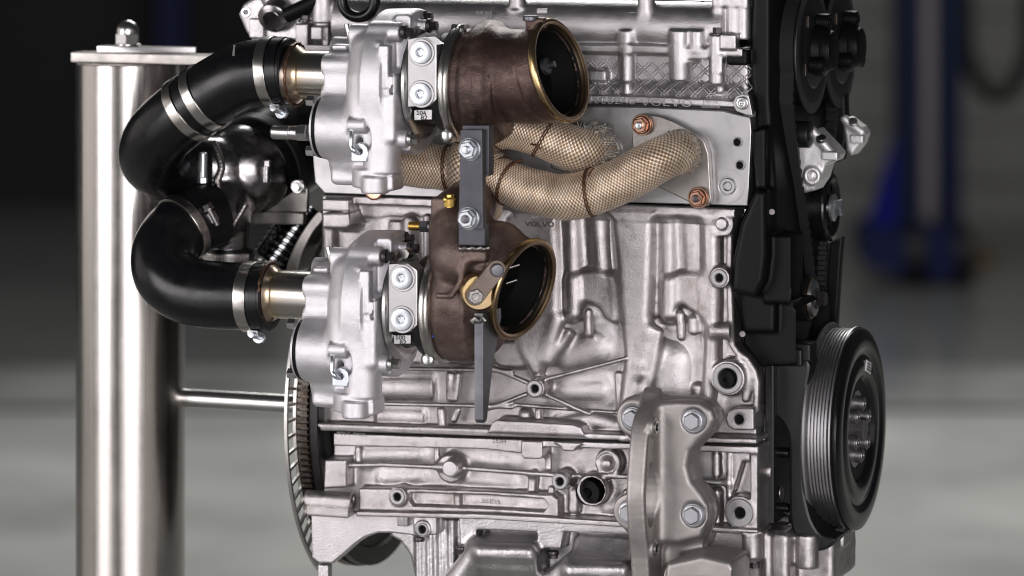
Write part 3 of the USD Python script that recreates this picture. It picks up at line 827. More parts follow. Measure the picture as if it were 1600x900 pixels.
def tinted(nm, dx):
    return mat(nm, {'g': ('geometry', {}), 's': ('separate_xyz', {}), 'm': ('map_range', {'from_min': float((A(455, 115, YT)[0] + dx) * Q), 'from_max': float((A(520, 115, YT)[0] + dx) * Q)}),
    'r': ('rgb_ramp', {'ramp': [(0, (0.20, 0.17, 0.15)), (0.16, (0.34, 0.27, 0.22)), (0.3, (0.56, 0.44, 0.29)), (0.5, (0.55, 0.49, 0.42)), (0.8, (0.54, 0.51, 0.48)), (1, (0.55, 0.52, 0.48))]}),
    'p': ('principled_bsdf', {'metallic': 1.0, 'roughness': 0.24})}, [('g.position', 's.vector'), ('s.x', 'm.value'), ('m.result', 'r.fac'), ('r.color', 'p.base_color')])
M['tinted_pipe'] = tinted('heat_tinted_stainless', 0)
M['tinted_pipe_b'] = tinted('heat_tinted_stainless_pipe', LOW[0] - 12)
M['burnt_weld'] = metal('burnt_weld_bead', (0.16, 0.09, 0.055), 0.4, 0.8, 900, 0.0002, 0.5, 150)

tu = holder('turbocharger', engine, label='upper turbocharger with a silver compressor and a brown turbine')
turbo(tu, (0, 0, 0), True)
tl = holder('turbocharger', engine, label='lower turbocharger with a wastegate lever on its brown turbine')
turbo(tl, LOW, False)

def outlet_flange(parent, Fc, n, ro, ri):
    put('outlet_flange', lathe(Fc, n, [(-12, ri - 6), (-12, ro - 8), (-8, ro - 5), (-6, ro - 4), (-4.5, ro - 1.5), (1, ro - 1.5), (3.2, ro - 2.5), (4, ro - 5), (3.4, ri + 2.5), (1.5, ri + .6), (-4, ri), (-12, ri - 3), (-12, ri - 6)], 96), 'bronze_rim', parent)
    put('rim_edge', lathe(Fc, n, [(-7.5, ro - 5), (-6, ro - 1), (-4, ro), (1, ro), (2.6, ro - 1.2), (2.6, ro - 3), (-7.5, ro - 5)], 96), 'gold', parent)
    put('bore', lathe(Fc, n, [(-52, 0), (-50, ri - 14), (-30, ri - 7), (-11, ri - 4.5), (-5, ri - 1.5), (-5, ri - .5), (-30, ri - 4), (-54, ri - 12), (-54, 0)], 72), 'soot', parent)

# upper turbine housing
kU = -(A(770, 118, YT) @ F_)
nU = V3(.842, .263, .47)
FU = AD(875, 110, kU + 46)
c = Cast(np.minimum(A(712, 118, YT) + [0, -130, -130], FU - 110), np.maximum(A(700, 118, YT) + [130, 130, 130], FU + 90), 2.1)
ou = np.array([0, YT, OA[2]])
c.rev(ou, XA, [(SX(700, 80), 0), (SX(700, 80), 82), (SX(712, 82), 83), (SX(718, 88), 90), (SX(738, 92), 94), (SX(752, 88), 88), (SX(766, 80), 79), (SX(768, 80), 60), (SX(768, 80), 0)], 3)
c.path([A(765, 120, YT), A(765, 95, YT + 4), A(767, 76, YT + 10), A(768, 68, YT + 20)], [50, 46, 40, 36], 6)
pe = FU - nU * 10
c.path([A(760, 120, YT), A(795, 118, YT - 6), FU - nU * 44, FU - nU * 24], [66, 71, 71, 72], 7)
c.cyl(FU - nU * 34, FU - nU * 8, 73, 1.5, 5)
c.cyl(FU - nU * 60, FU + nU * 60, 67, 1, 1, -1)
c.box(FU + nU * 92, [100, 100, 100], 1, 0, -1, np.stack(basis(nU)))
c.box(A(838, 36, YT - 20), [15, 11, 9], 4, 5)
c.rough(1.0, 22, 5)
put('turbine_housing', c.mesh(), 'iron', tu, smooth=True)
outlet_flange(tu, FU, nU, 81, 71)
w = [np.array([SX(760, 80), 0, 0]) + ou + np.array([2.0 * math.sin(t * 9), math.cos(t) * 79, math.sin(t) * 79]) for t in np.linspace(0, 6.28, 80)]
put('weld_bead', tube(w, np.array([3.4 + 1.2 * math.sin(i * 1.9) for i in range(80)]), 8, False)[:2], 'iron', tu)
sp = A(775, 144, YT - 78)
put('oil_bung', [rod(A(829, 33, YT - 25), A(829, 24, YT - 25), 12, 2)], 'iron_grey', tu)
tb_ = FU - nU * 40 + V3(-.9, .1, .2) * 30
put('turbine_nut', [lathe(AD(851, 104, kU + 5), nU, [(0, 0), (0, 14), (6, 13), (8, 9), (8, 6), (18, 5), (18, 0)], 24)], 'iron_grey', tu)

# lower turbine housing
kL = -(A(740, 440, YT) @ F_)
nL = V3(.80, -.26, .54)
FL = AD(819, 452, kL + 60)
OL = np.array([0, YT, OA[2] + LOW[2]])
c = Cast(np.minimum(A(662, 440, YT) + [0, -140, -150], FL - 110), np.maximum(A(760, 440, YT) + [60, 120, 190], FL + 90), 2.1)
sl_ = lambda x: A(x, 470, YT)[0]
c.rev(OL, XA, [(sl_(690), 0), (sl_(690), 78), (sl_(700), 80), (sl_(708), 84), (sl_(752), 84), (sl_(766), 70), (sl_(766), 0)], 3)
cy = A(728, 470, YT)
vp = []
for k, th in enumerate(np.linspace(-120, 225, 24)):
    t = math.radians(th); R = 44 + 26 * k / 23.0
    vp.append(cy + np.array([0, -math.cos(t) * R, math.sin(t) * R]))
c.path(vp, np.linspace(30, 46, 24), 5)
c.path([A(716, 400, YT - 62), A(716, 360, YT - 40), A(722, 335, YT - 12), A(735, 318, YT + 25)], [44, 44, 45, 40], 8)
c.box(A(697, 325, YT - 40), [18, 22, 18], 6, 6)
c.path([A(735, 455, YT), A(770, 440, YT - 14), FL - nL * 52, FL - nL * 26], [66, 66, 67, 70], 12)
c.path([A(742, 392, YT - 12), A(775, 398, YT - 22), FL - nL * 30 + ZA * 16], [50, 52, 58], 10)
c.cyl(FL - nL * 36, FL - nL * 8, 72, 1.5, 6)
c.cyl(FL - nL * 60, FL + nL * 60, 66, 1, 1, -1)
c.box(FL + nL * 92, [100, 100, 100], 1, 0, -1, np.stack(basis(nL)))
c.box(A(733, 398, YT - 86), [32, 14, 9], 5, 6)
c.path([A(684, 462, YT - 106), A(705, 462, YT - 108), A(720, 440, YT - 104), A(724, 410, YT - 96)], 5, 10)
c.rough(1.2, 20, 9)
put('turbine_housing', c.mesh(), 'iron_b', tl, smooth=True)
outlet_flange(tl, FL, nL, 80, 70)
# wastegate: gold boss, lever, pins
pw = A(750, 458, YT - 118)
dw = V3(0.15, -0.05, 1)
put('wastegate_boss', [lathe(pw - dw * 30, dw, [(0, 0), (0, 29), (22, 28), (26, 25), (26, 0)], 40)], 'gold', tl)
def camlocal(p, pts):
    return p, np.asarray(pts, float)
lx_, ly_, lz_ = unit(np.cross(U_, dw)), U_, dw
ly_ = np.cross(dw, lx_)
def lever(pa, pb, r0, r1, th, o):
    e = unit(np.array(pb) - np.array(pa)); n_ = np.array([-e[1], e[0]]); a0 = math.atan2(e[1], e[0])
    t0 = np.linspace(a0 + math.pi / 2, a0 + 1.5 * math.pi, 12); t1 = np.linspace(a0 - math.pi / 2, a0 + math.pi / 2, 12)
    out = np.vstack([np.array(pa) + np.stack([np.cos(t0), np.sin(t0)], 1) * r0, np.array(pb) + np.stack([np.cos(t1), np.sin(t1)], 1) * r1])
    return slab(out, [], o, lx_, ly_, lz_, th, 1.2)
ow = pw + dw * 6
put('wastegate_lever', lever((-8, -4), (24, 36), 14, 14, 8, ow), 'lever_steel', tl)
put('lever_nut', [prism(ow + lx_ * -8 + ly_ * -3, dw, 12, 8, turn=.3), rod(ow + lx_ * -8 + ly_ * -3, ow + lx_ * -8 + ly_ * -3 + dw * 13, 6)], 'weld', tl, smooth=28)
put('lever_pin', [rod(ow + lx_ * 24 + ly_ * 36, ow + lx_ * 24 + ly_ * 36 + dw * 11, 10, 2)], 'iron_grey', tl)
# wastegate valve spindle inside the bore
for x, y in ((812, 413), (808, 437)):
    p = AD(x, y, kL + 18)
    put('valve_spindle', rod(p, p + V3(-.9, -.3, .1) * 18, 2.2, .6, 12), 'weld', tl)
# brass plugs
p = A(703, 312, YT - 70)
put('plug', [rod(p - XA * 8, p + XA * 4, 7), prism(p - ZA * 10, ZA, 9, 12), rod(p - ZA * 12, p + ZA * 8, 6)], 'brass', tl, smooth=28)
p = A(640, 353, YT + 10)
put('oil_fitting', [lathe(p, XA, [(0, 0)] + [(i * 1.6 + d, 6.8 - (i % 2) * 1.2) for i in range(12) for d in (0, 1.2)] + [(20, 0)], 20)], 'brass', tl)
put('oil_fitting_nut', [prism(p + XA * 19, XA, 9.5, 12), rod(p + XA * 28, p + XA * 48, 7.5)], 'iron_grey', tl, smooth=28)
# blade welded under the turbine
bt = A(747, 500, YT - 100)
pts = [(741, 500), (757, 500), (752, 655), (741, 648)]
v, f = face_slab(pts, YT - 104, 5, 1.0)
put('support_blade', slab(ccw(np.array([(0, 0), (0, -150), (6, -156), (14, -152), (34, -70), (62, -4), (60, 10), (0, 8)])), [], A(741, 498, YT - 108) + XA * 0, unit(YA * 1 + XA * .12), ZA, -XA, 14, 1.2), 'iron_grey', tl)
wb = [A(735 + 4 * i, 500 + 3 * math.sin(i * 2.2), YT - 112) for i in range(7)]
put('weld_bead', tube(wb, [3, 5, 4, 5, 4, 5, 3], 10)[:2], 'weld', tl)
wb = [A(718 + 4.3 * i, 388 + 1.2 * math.sin(i * 2.2), YT - 104) for i in range(12)]
put('weld_bead', tube(wb, [4 + .8 * math.sin(i * 1.7) for i in range(12)], 10)[:2], 'weld', tl)
# painted marks
for k in range(4):
    put('paint_mark', rbox(A(673 + (k % 2) * 4, 517 + (k // 2) * 8, YT - 72), [2.2, 1, 2.0], .5, None, 1), 'mark_blue', tl)

# bolted steel strap between the two turbines
st = holder('support_strap', engine, label='dark flat steel strap bolted between the two turbines')
Ys = YT - 128
put('bar', face_slab([(719, 203), (753, 203), (755, 358), (716, 357)], Ys, 16, 1.5), 'strap', st)
put('lower_tab', face_slab([(717, 350), (757, 350), (758, 384), (716, 383)], Ys + 13, 20, 1.5), 'strap', st)
put('upper_tab', face_slab([(722, 196), (764, 196), (764, 275), (722, 275)], Ys + 17, 24, 2), 'strap', st)
for x, y in ((734.5, 233), (732.5, 341)):
    p = A(x, y, Ys)
    put('washer', ringm(p + YA * 1, p - YA * 3, 17.5, 7, 1), 'zinc', st)
    flange_nut(p - YA * 4, -YA, 16, st, 'zinc', True, 'zinc' if y < 300 else 'iron_grey', 4)
# ---------------------------------------------------------------- cylinder block
def ring_seat(parent, x, y, Y, r, rh, depth=16, dark=True, mt='machined', name='threaded_boss'):
    """machined ring face with its threaded hole"""
    p = A(x, y, Y)
    pr = [(-1, rh + .5), (-1, r - .5), (1.0, r - .5), (2.0, r - 1.6), (2.0, rh + 1.6), (0.6, rh), (-depth, rh * .92), (-depth, 0.01)]
    m = put(name, lathe(p, -YA, pr, 36), mt, parent)
    put('bore', rod(p + YA * (depth * .45), p + YA * (depth * .45 + 1), rh * .97), 'soot', parent)  # near-black disc, darkens the threaded hole by colour
    return m

def cast_letters(parent, s, x, y, Y, h, d=1.0, slope=True, mt='cast_clean', bold=False, wide=1.0):
    v, f = text(s, np.zeros(3), XA, ZA, h, d, bold)
    return put('lettering', (v * [wide, 1, 1] + A(x, y, Y), f), mt, parent, smooth=False)

OUT = [(503, 304), (700, 311), (1000, 320), (1146, 326), (1146, 470), (1147, 538), (1153, 548), (1169, 559), (1181, 578), (1186, 595), (1185, 628), (1182, 645), (1182, 692), (1000, 689), (700, 677), (500, 670)]
c = Cast(A(498, 690, 60) * [1, 0, 1] + [-8, -62, -8], A(1190, 300, 0) * [1, 0, 1] + [10, 48, 10], 1.9)
c.ext(OUT, 0, 60, 0, 1, 3)
def ex(pts, h, k=6, rnd=4, rounded=0, s=1, deep=30):
    c.ext(pts, -h, h + deep, k, s, rnd, rounded)
# deck strip
ex([(503, 304), (700, 311), (1000, 320), (1148, 326), (1148, 340), (1000, 334), (700, 325), (503, 318)], 26, 5, 3)
# left lugs
ex([(503, 311), (545, 312), (545, 331), (503, 330)], 44, 3, 3)
ex([(503, 333), (545, 333), (547, 352), (541, 358), (503, 357)], 50, 3, 4)
c.rib(515, 355, 517, 440, 12, 26)
# hidden left side: barrels behind the turbochargers
for x in (570, 650, 720):
    c.cyl(A(x, 340, 46), A(x, 560, 46), 58, 4, 16)
ex([(790, 345), (830, 340), (815, 420), (790, 420)], 14, 10, 8)
c.rib(640, 345, 640, 420, 10, 20, 0, 10); c.rib(668, 340, 670, 560, 7, 22, 0, 10)
# column one (between the first pair of bores), runs down to the middle boss like a funnel
ex([(800, 330), (871, 336), (876, 420), (876, 500), (860, 540), (843, 590), (829, 590), (808, 552), (792, 500), (792, 420)], 27, 18, 15)
c.rib(874, 500, 856, 560, 9, 26, 0, 14); c.rib(889, 520, 862, 562, 7, 21, 0, 9)
# pocket one
c.cyl(A(917, 330, 52), A(922, 490, 52), 62, 8, 12)
c.rib(894, 338, 898, 490, 10, 21, 0, 18)
c.rib(936, 340, 942, 425, 14, 18, 0, 20)
ex([(884, 438), (900, 427), (920, 422), (942, 426), (960, 438), (962, 500), (946, 500), (934, 482), (918, 474), (905, 476), (896, 496), (884, 496)], 22, 9, 8, 1)
c.rib(896, 440, 898, 488, 9, 27, 0, 12)
c.rib(919, 488, 920, 520, 7.5, 28, 0, 5)
c.cap(A(908, 548, 46), A(944, 538, 46), 58, None, 14)
# column two: the broad flat one
ex([(950, 330), (1022, 334), (1019, 440), (1014, 520), (1000, 560), (1004, 650), (962, 650), (972, 560), (964, 470)], 29, 19, 15)
c.rib(1017, 515, 1002, 580, 10, 28, 0, 14); c.rib(1030, 520, 1008, 625, 8, 25, 0, 10)
# pocket two
c.cyl(A(1066, 335, 52), A(1066, 490, 52), 62, 8, 12)
c.rib(1045, 340, 1046, 492, 10, 21, 0, 18)
c.rib(1082, 340, 1086, 425, 13, 18, 0, 20)
ex([(1034, 440), (1050, 430), (1066, 426), (1088, 429), (1098, 440), (1099, 492), (1080, 488), (1066, 478), (1054, 482), (1046, 496), (1034, 492)], 22, 9, 8, 1)
c.rib(1047, 442, 1047, 490, 9, 27, 0, 12)
c.rib(1063, 492, 1065, 526, 7.5, 28, 0, 5); c.rib(1083, 500, 1083, 516, 8, 26, 0, 5)
c.cap(A(1062, 560, 48), A(1060, 650, 48), 64, None, 16)
# right-hand column
ex([(1092, 332), (1124, 336), (1124, 470), (1122, 560), (1112, 640), (1090, 645), (1096, 540), (1094, 440)], 27, 18, 15)
# channel, flange and lugs along the right edge
c.path([A(x, y, -16) for x, y in ((1141, 330), (1140, 420), (1141, 470), (1144, 538), (1152, 550), (1167, 561), (1179, 580), (1183, 596), (1182, 640))], 5, 5)
c.boss(1127, 350, 19, 24, 0, 6); c.boss(1127, 350, 9, 32, 0, 2)
c.boss(1124, 434, 16, 38, 0, 7)
c.cyl(A(1112, 517, -18), A(1143, 517, -18), 13, 2, 7)
c.boss(1137, 591, 27, 28, 0, 8); c.hole(1137, 591, 15, 50, -28)
c.path([A(1155, 565, -14), A(1172, 590, -14), A(1166, 622, -12)], 7, 8)
ex([(1133, 655), (1137, 643), (1148, 638), (1178, 638), (1178, 672), (1147, 672), (1137, 667)], 30, 4, 2)
c.rib(1090, 606, 1091, 640, 9, 16, 0, 5)
# middle boss and the ribs that meet there
c.boss(836, 607, 15, 42, 0, 7)
for a in ((848, 594, 978, 560), (848, 614, 921, 647), (825, 598, 765, 572), (822, 616, 760, 640)):
    c.rib(*a, 4, 30, 0, 5, 3.4)
c.cap(A(890, 606, 30), A(945, 606, 30), 38, None, 14)
c.rib(966, 585, 968, 640, 6, 20, 0, 8)
# long ribs and hollows low on the left
for y0, y1 in ((575, 578), (630, 634)):
    c.rib(560, y0, 760, y1, 3.6, 34, 0, 5); c.rib(760, y1, 800, y1 + 2, 3.6, 30, 0, 5)
c.rib(500, 664, 765, 672, 4, 40, 0, 5)
c.cyl(A(600, 604, 22), A(688, 604, 22), 32, 6, 10)
c.rib(703, 586, 704, 622, 7, 24, 0, 6); c.rib(716, 586, 712, 622, 6, 24, 0, 6)
c.cyl(A(596, 648, 20), A(672, 650, 20), 28, 6, 10)
c.rib(690, 642, 692, 662, 8, 24, 0, 6); c.rib(716, 640, 710, 655, 6, 22, 0, 6)
c.rib(732, 560, 800, 548, 10, 14, 0, 12); ex([(770, 534), (825, 534), (830, 556), (818, 575), (775, 572)], 20, 8, 8, 1)
c.rib(800, 632, 970, 645, 3.4, 26, 0, 5)
c.rib(822, 648, 822, 662, 10, 14, 0, 8); c.rib(842, 640, 842, 664, 6, 18, 0, 7)
c.path([A(880, 660, 6), A(930, 656, 6), A(965, 664, 6)], [14, 20, 18], 10)
# bottom flange with the number pad
ex([(500, 664), (760, 672), (1182, 686), (1182, 694), (760, 682), (500, 673)], 40, 4, 2)
ex([(762, 676), (768, 660), (776, 656), (896, 663), (908, 668), (914, 682)], 44, 3, 3)
ex([(966, 690), (980, 678), (1000, 676), (1000, 692)], 40, 3, 3)
for _x, _y, _h, _r in ((1124, 434, 38, 7), (1155, 655, 30, 8.5), (836, 607, 42, 7)):
    c.hole(_x, _y, _r, 18, -_h)
c.rough(0.35, 14, 2)
bm = c.mesh()
back = rbox((A(505, 500, 0) + A(1146, 500, 0)) / 2 * [1, 0, 1] + [0, 240, 0], [(A(1146, 500, 0) - A(505, 500, 0))[0] / 2 - 6, 195, 165], 4)
block = put('engine_block', bm, 'cast', engine, smooth=True)
put('block_core', back, 'cast', block)
ring_seat(block, 1124, 434, -39, 13.5, 6)
ring_seat(block, 1137, 591, -29, 24, 15, 40)
ring_seat(block, 1155, 655, -31, 10, 7.5)
ring_seat(block, 836, 607, -43, 13.5, 6)
p = A(1137, 591, -2)
put('bore', rod(p + YA * 6, p + YA * 8, 15), 'soot', block)  # black disc puts the shade of the hole into colour
put('thread_insert', [lathe(p + YA * 4, -YA, [(0, 4), (0, 13), (6, 14), (6, 12), (12, 14), (12, 12), (18, 14), (18, 4), (0, 4)], 30)], 'plastic', block)  # black finish keeps the inside of the hole dark
put('cap', rod(A(1127, 350, -33) + YA * 3, A(1127, 350, -33) - YA * 1.5, 8.5, 1.5), 'cast_clean', block)
cast_letters(block, 'VOLVO', 820, 353, -30.6, 7.5, 1.6, bold=True, wide=1.35, mt='ink_metal')
cast_letters(block, '31800-C WOR24', 792, 671, -44, 7, .7)
pl = A(1146, 500, 20)

# ---------------------------------------------------------------- ladder frame (bedplate) under the block
c = Cast(A(470, 835, 60) * [1, 0, 1] + [-6, -66, -6], A(1190, 672, 0) * [1, 0, 1] + [10, 40, 8], 1.9)
c.ext([(521, 677), (760, 684), (1000, 692), (1184, 697), (1184, 832), (1000, 826), (760, 812), (560, 806), (490, 804), (480, 770), (505, 765), (505, 720), (521, 712)], 0, 50, 0, 1, 3)
ex([(521, 677), (760, 685), (1000, 693), (1184, 698), (1184, 709), (1000, 703), (850, 699), (812, 709), (760, 702), (521, 697)], 36, 4, 2)
ex([(815, 689), (847, 690), (848, 714), (843, 718), (818, 717), (814, 711)], 40, 3, 2)
ex([(864, 690), (910, 693), (900, 700), (896, 706), (880, 705), (876, 698)], 40, 3, 2)
# the long mid rib with its bosses
c.path([A(x, y, -20) for x, y in ((542, 727), (600, 726), (690, 730), (720, 731), (800, 737), (862, 742), (890, 743), (990, 745), (1140, 755))], 4, 6)
c.boss(703, 733, 13, 44, 0, 6); c.boss(703, 733, 22, 20, 0, 8)
c.boss(875, 752, 14, 40, 0, 6)
c.boss(949, 724, 22, 24, 0, 6, 8); c.boss(949, 724, 16, 18, 0, 2); c.cyl(A(949, 724, -26), A(949, 724, -16), 16, 3, 3, -1); c.cap(A(949, 724, -12), A(949, 724, 0), 13, None, 6)
c.boss(924, 767, 24, 30, 0, 8); c.hole(924, 767, 20, 58, -34)
# shallow bulges of the web
c.cap(A(580, 708, 18), A(660, 708, 18), 25, None, 10); c.cap(A(730, 714, 20), A(800, 718, 20), 26, None, 10)
c.rib(560, 702, 560, 722, 5, 14, 0, 8); c.rib(683, 702, 683, 720, 5, 16, 0, 8); c.rib(858, 712, 858, 735, 6, 18, 0, 9)
c.cap(A(610, 744, 16), A(660, 742, 16), 22, None, 10); c.cap(A(740, 746, 16), A(800, 752, 16), 22, None, 10); c.rib(833, 742, 832, 764, 8, 18, 0, 10)
c.rib(980, 770, 976, 800, 7, 20, 0, 8); c.cap(A(960, 790, 12), A(1000, 775, 12), 18, None, 10)
c.rib(898, 770, 897, 795, 10, 18, 0, 9); c.rib(862, 764, 864, 796, 6, 24, 0, 7)
# lower flat band with its long window
ex([(560, 763), (640, 763), (760, 767), (862, 773), (872, 780), (872, 806), (760, 802), (560, 800)], 28, 5, 3)
ex([(640, 770), (760, 774), (850, 780), (856, 790), (850, 799), (760, 794), (645, 790), (638, 780)], 28, 3, 2, 0, -1, -14)
c.cap(A(648, 780, -4), A(652, 780, -4), 10, None, 6); c.cap(A(670, 780, -2), A(696, 781, -2), 12, None, 6); c.cap(A(738, 783, -2), A(800, 786, -2), 11, None, 6); c.cap(A(824, 789, -2), A(846, 790, -2), 11, None, 6)
c.rib(715, 772, 716, 794, 6, 24, 0, 5)
ex([(556, 799), (760, 803), (1000, 816), (1184, 828), (1184, 834), (1000, 826), (760, 812), (556, 807)], 38, 4, 2)
c.boss(621, 776, 15, 36, 0, 4)
# left lugs
ex([(507, 718), (541, 718), (541, 762), (505, 764)], 34, 4, 4)
c.cyl(A(479, 779, -34), A(552, 782, -34) * [1, 1, 0] + A(479, 779, -34) * [0, 0, 1], 14, 2, 4); c.box(A(516, 795, -34), [36, 14, 11], 3, 4)
p = A(553, 780, -34)
c.cyl(p + XA * 4, p - XA * 20, 6, 1, 1, -1)
# right-hand pocket and its machined seat
c.boss(1156, 801, 25, 34, 0, 5)
ex([(1172, 700), (1184, 700), (1184, 830), (1172, 828)], 34, 4, 3)
c.rib(1120, 712, 1120, 740, 7, 16, 0, 8); c.rib(1140, 712, 1139, 800, 5, 24, 0, 7); c.rib(1098, 752, 1140, 754, 4, 22, 0, 5); c.rib(1120, 770, 1120, 810, 8, 16, 0, 9)
ex([(1145, 705), (1172, 706), (1172, 722), (1160, 722), (1145, 770)], 22, 5, 4)
for _x, _y, _h, _r in ((875, 752, 40, 7), (621, 776, 36, 7), (1156, 801, 34, 9.5)):
    c.hole(_x, _y, _r, 18, -_h)
c.rough(0.35, 14, 4)
bed = put('ladder_frame', c.mesh(), 'cast', engine, smooth=True)
ring_seat(bed, 875, 752, -41, 13, 6); ring_seat(bed, 621, 776, -37, 13, 6); ring_seat(bed, 1156, 801, -35, 22, 8.5)
put('cap', rod(A(703, 732, -44) + YA * 2, A(703, 732, -44) - YA * 2, 11.5, 1), 'cast_clean', bed)
p = A(924, 767, 2)
put('bore', [rod(p + YA * 12, p + YA * 16, 20)], 'soot', bed)  # black disc paints the bottom of the hole dark
put('thread_insert', [lathe(p + YA * 10, -YA, [(0, 8), (0, 18.5)] + [(2 + i * 3.0, 20 - (i % 2) * 1.6) for i in range(10)] + [(30, 19.2), (30, 8), (0, 8)], 40)], 'plastic', bed)  # blackened so that the threads look shaded inside the hole
cast_letters(bed, '153H', 769, 691.5, -36.2, 6.2, .4, mt='ink')
cast_letters(bed, '502HA', 750, 786, -16, 7, 1.5)
cast_letters(bed, 'FOV 1  THCX', 527, 680, -36.1, 5.5, .3, mt='dark_metal')

# ---------------------------------------------------------------- exhaust side plate, gasket line
pl = put('exhaust_flange_plate', face_slab([(488, 232), (560, 238), (900, 166), (1000, 167), (1130, 173), (1172, 184), (1174, 205), (1170, 290), (1168, 322), (1000, 317), (700, 309), (507, 302), (492, 285)], -30, 40, 1.6, [(1152, 222, 6.2), (1156, 258, 6.2), (1137, 291, 7)]), 'machined', engine)
put('head_gasket', face_slab([(506, 303), (1166, 324), (1166, 327), (506, 306)], -22, 30, .6), 'soot', engine)
for x, y, r, rh in ((1152, 222, 8, 5.5), (1156, 258, 8, 5.5), (1137, 291, 13, 6)):
    ring_seat(pl, x, y, -31, r, rh, 10)
put('machined_disc', lathe(A(1137, 291, -30), -YA, [(-1, 0), (-1, 26), (.7, 26), (.9, 25), (.9, 15), (.3, 14), (-1, 14), (-1, 26)], 48), 'machined', pl)
for x, y, mt in ((1003, 195, 'zinc'), (1091, 309, 'dark_bolt')):
    p = A(x, y, -52)
    put('copper_washer', ringm(p + YA * 3, p - YA * 1.5, 16.5, 7, 1), 'copper', pl)
    n = flange_nut(p - YA * 1.5, -YA, 14.5, pl, 'copper', True, mt, 6)
put('stud', rod(A(584, 299, -20), A(584, 299, -42), 14, 3), 'copper', pl)
put('drain_boss', [rod(A(512, 300, -22), A(512, 270, -22), 7, 1)], 'machined', pl)
# ---------------------------------------------------------------- exhaust manifold in woven heat wrap
man = holder('exhaust_manifold', engine, label='exhaust pipes sleeved in tan woven heat wrap')
M['wrap'] = mat('woven_heat_wrap', {'uv': ('uvmap', {'attribute': 'st'}), 's': ('separate_xyz', {}), 'g': ('geometry', {}),
    'a': ('math', {'math_type': 'multiply', 'value2': math.pi / 2.4}), 'sa': ('math', {'math_type': 'sine'}),
    'b': ('math', {'math_type': 'multiply', 'value2': 25.0}), 'sb': ('math', {'math_type': 'sine'}),
    'm': ('math', {'math_type': 'multiply'}), 'mr': ('map_range', {'from_min': -0.8, 'from_max': 0.8}),
    'r': ('rgb_ramp', {'ramp': [(0, (0.25, 0.165, 0.10)), (0.3, (0.48, 0.36, 0.245)), (0.62, (0.74, 0.595, 0.46)), (1, (0.98, 0.90, 0.80))]}),
    'n': ('noise_texture', {'scale': 55, 'detail': 5}), 'nr': ('rgb_ramp', {'ramp': [(0.3, (0.60, 0.54, 0.48)), (0.7, (1.1, 1.08, 1.05))]}),
    'x': ('mix', {'mix_type': 'multiply', 'fac': 1.0}), 'w1': ('math', {'math_type': 'multiply', 'value2': 1 / 19.0}), 'w2': ('math', {'math_type': 'fraction'}), 'w3': ('map_range', {'from_min': 0.1, 'from_max': 0.16, 'to_min': 1.0, 'to_max': 0.0, 'clamp': True}),
    'w4': ('math', {'math_type': 'multiply'}), 'w5': ('math', {'math_type': 'multiply', 'value2': 0.8}), 'nw': ('noise_texture', {'scale': 160, 'detail': 2}), 'na': ('math', {'math_type': 'multiply_add', 'value2': 14.0}), 'sv': ('mix', {'color2': (0.80, 0.77, 0.72)}), 'p': ('principled_bsdf', {'roughness': 0.4, 'metallic': 0.45, 'specular_ior_level': 0.5, 'sheen_weight': 0.15})},
    [('uv.UV', 's.vector'), ('s.x', 'a.value1'), ('a.value', 'sa.value1'), ('s.y', 'b.value1'), ('b.value', 'sb.value1'), ('sa.value', 'm.value1'), ('sb.value', 'm.value2'), ('m.value', 'mr.value'), ('mr.result', 'r.fac'),
     ('g.position', 'n.vector'), ('n.fac', 'nr.fac'), ('s.x', 'na.value3'), ('g.position', 'nw.vector'), ('nw.fac', 'na.value1'), ('na.value', 'w1.value1'), ('w1.value', 'w2.value1'), ('w2.value', 'w3.value'), ('w3.result', 'w4.value1'), ('mr.result', 'w4.value2'), ('w4.value', 'w5.value1'), ('w5.value', 'sv.fac'), ('r.color', 'sv.color1'), ('sv.color', 'x.color1'), ('nr.color', 'x.color2'), ('x.color', 'p.base_color')])

def sleeve(pts, r, name='wrapped_pipe', seed=1):
    P = np.asarray(pts, float)
    P = catmull(P, 40)
    s = np.r_[0, np.cumsum(np.linalg.norm(np.diff(P, axis=0), axis=1))]
    t = np.arange(0, s[-1], 1.2)
    P = np.stack([np.interp(t, s, P[:, i]) for i in range(3)], 1)
    rs = np.interp(np.linspace(0, 1, len(t)), np.linspace(0, 1, len(r)), r) if np.ndim(r) else np.full(len(t), r)
    rs = rs + 1.4 * (meshkit.fbm(np.stack([t / 30, np.full_like(t, seed * 3.7), 0 * t], 1), 2) - .5)
    def disp(sv, th):
        w = np.sin(sv * math.pi / 2.4) * np.sin(th * 25)
        return 0.85 * w + 1.6 * (meshkit.noise(np.stack([np.full_like(th, sv / 26), np.cos(th) * 1.6 + 5, np.sin(th) * 1.6 + seed], 1)) - .5)
    v, f, uv = tube(P, rs, 250, True, disp)
    put(name, (v, f), 'wrap', man, smooth=True, uv=uv)
    return P, rs

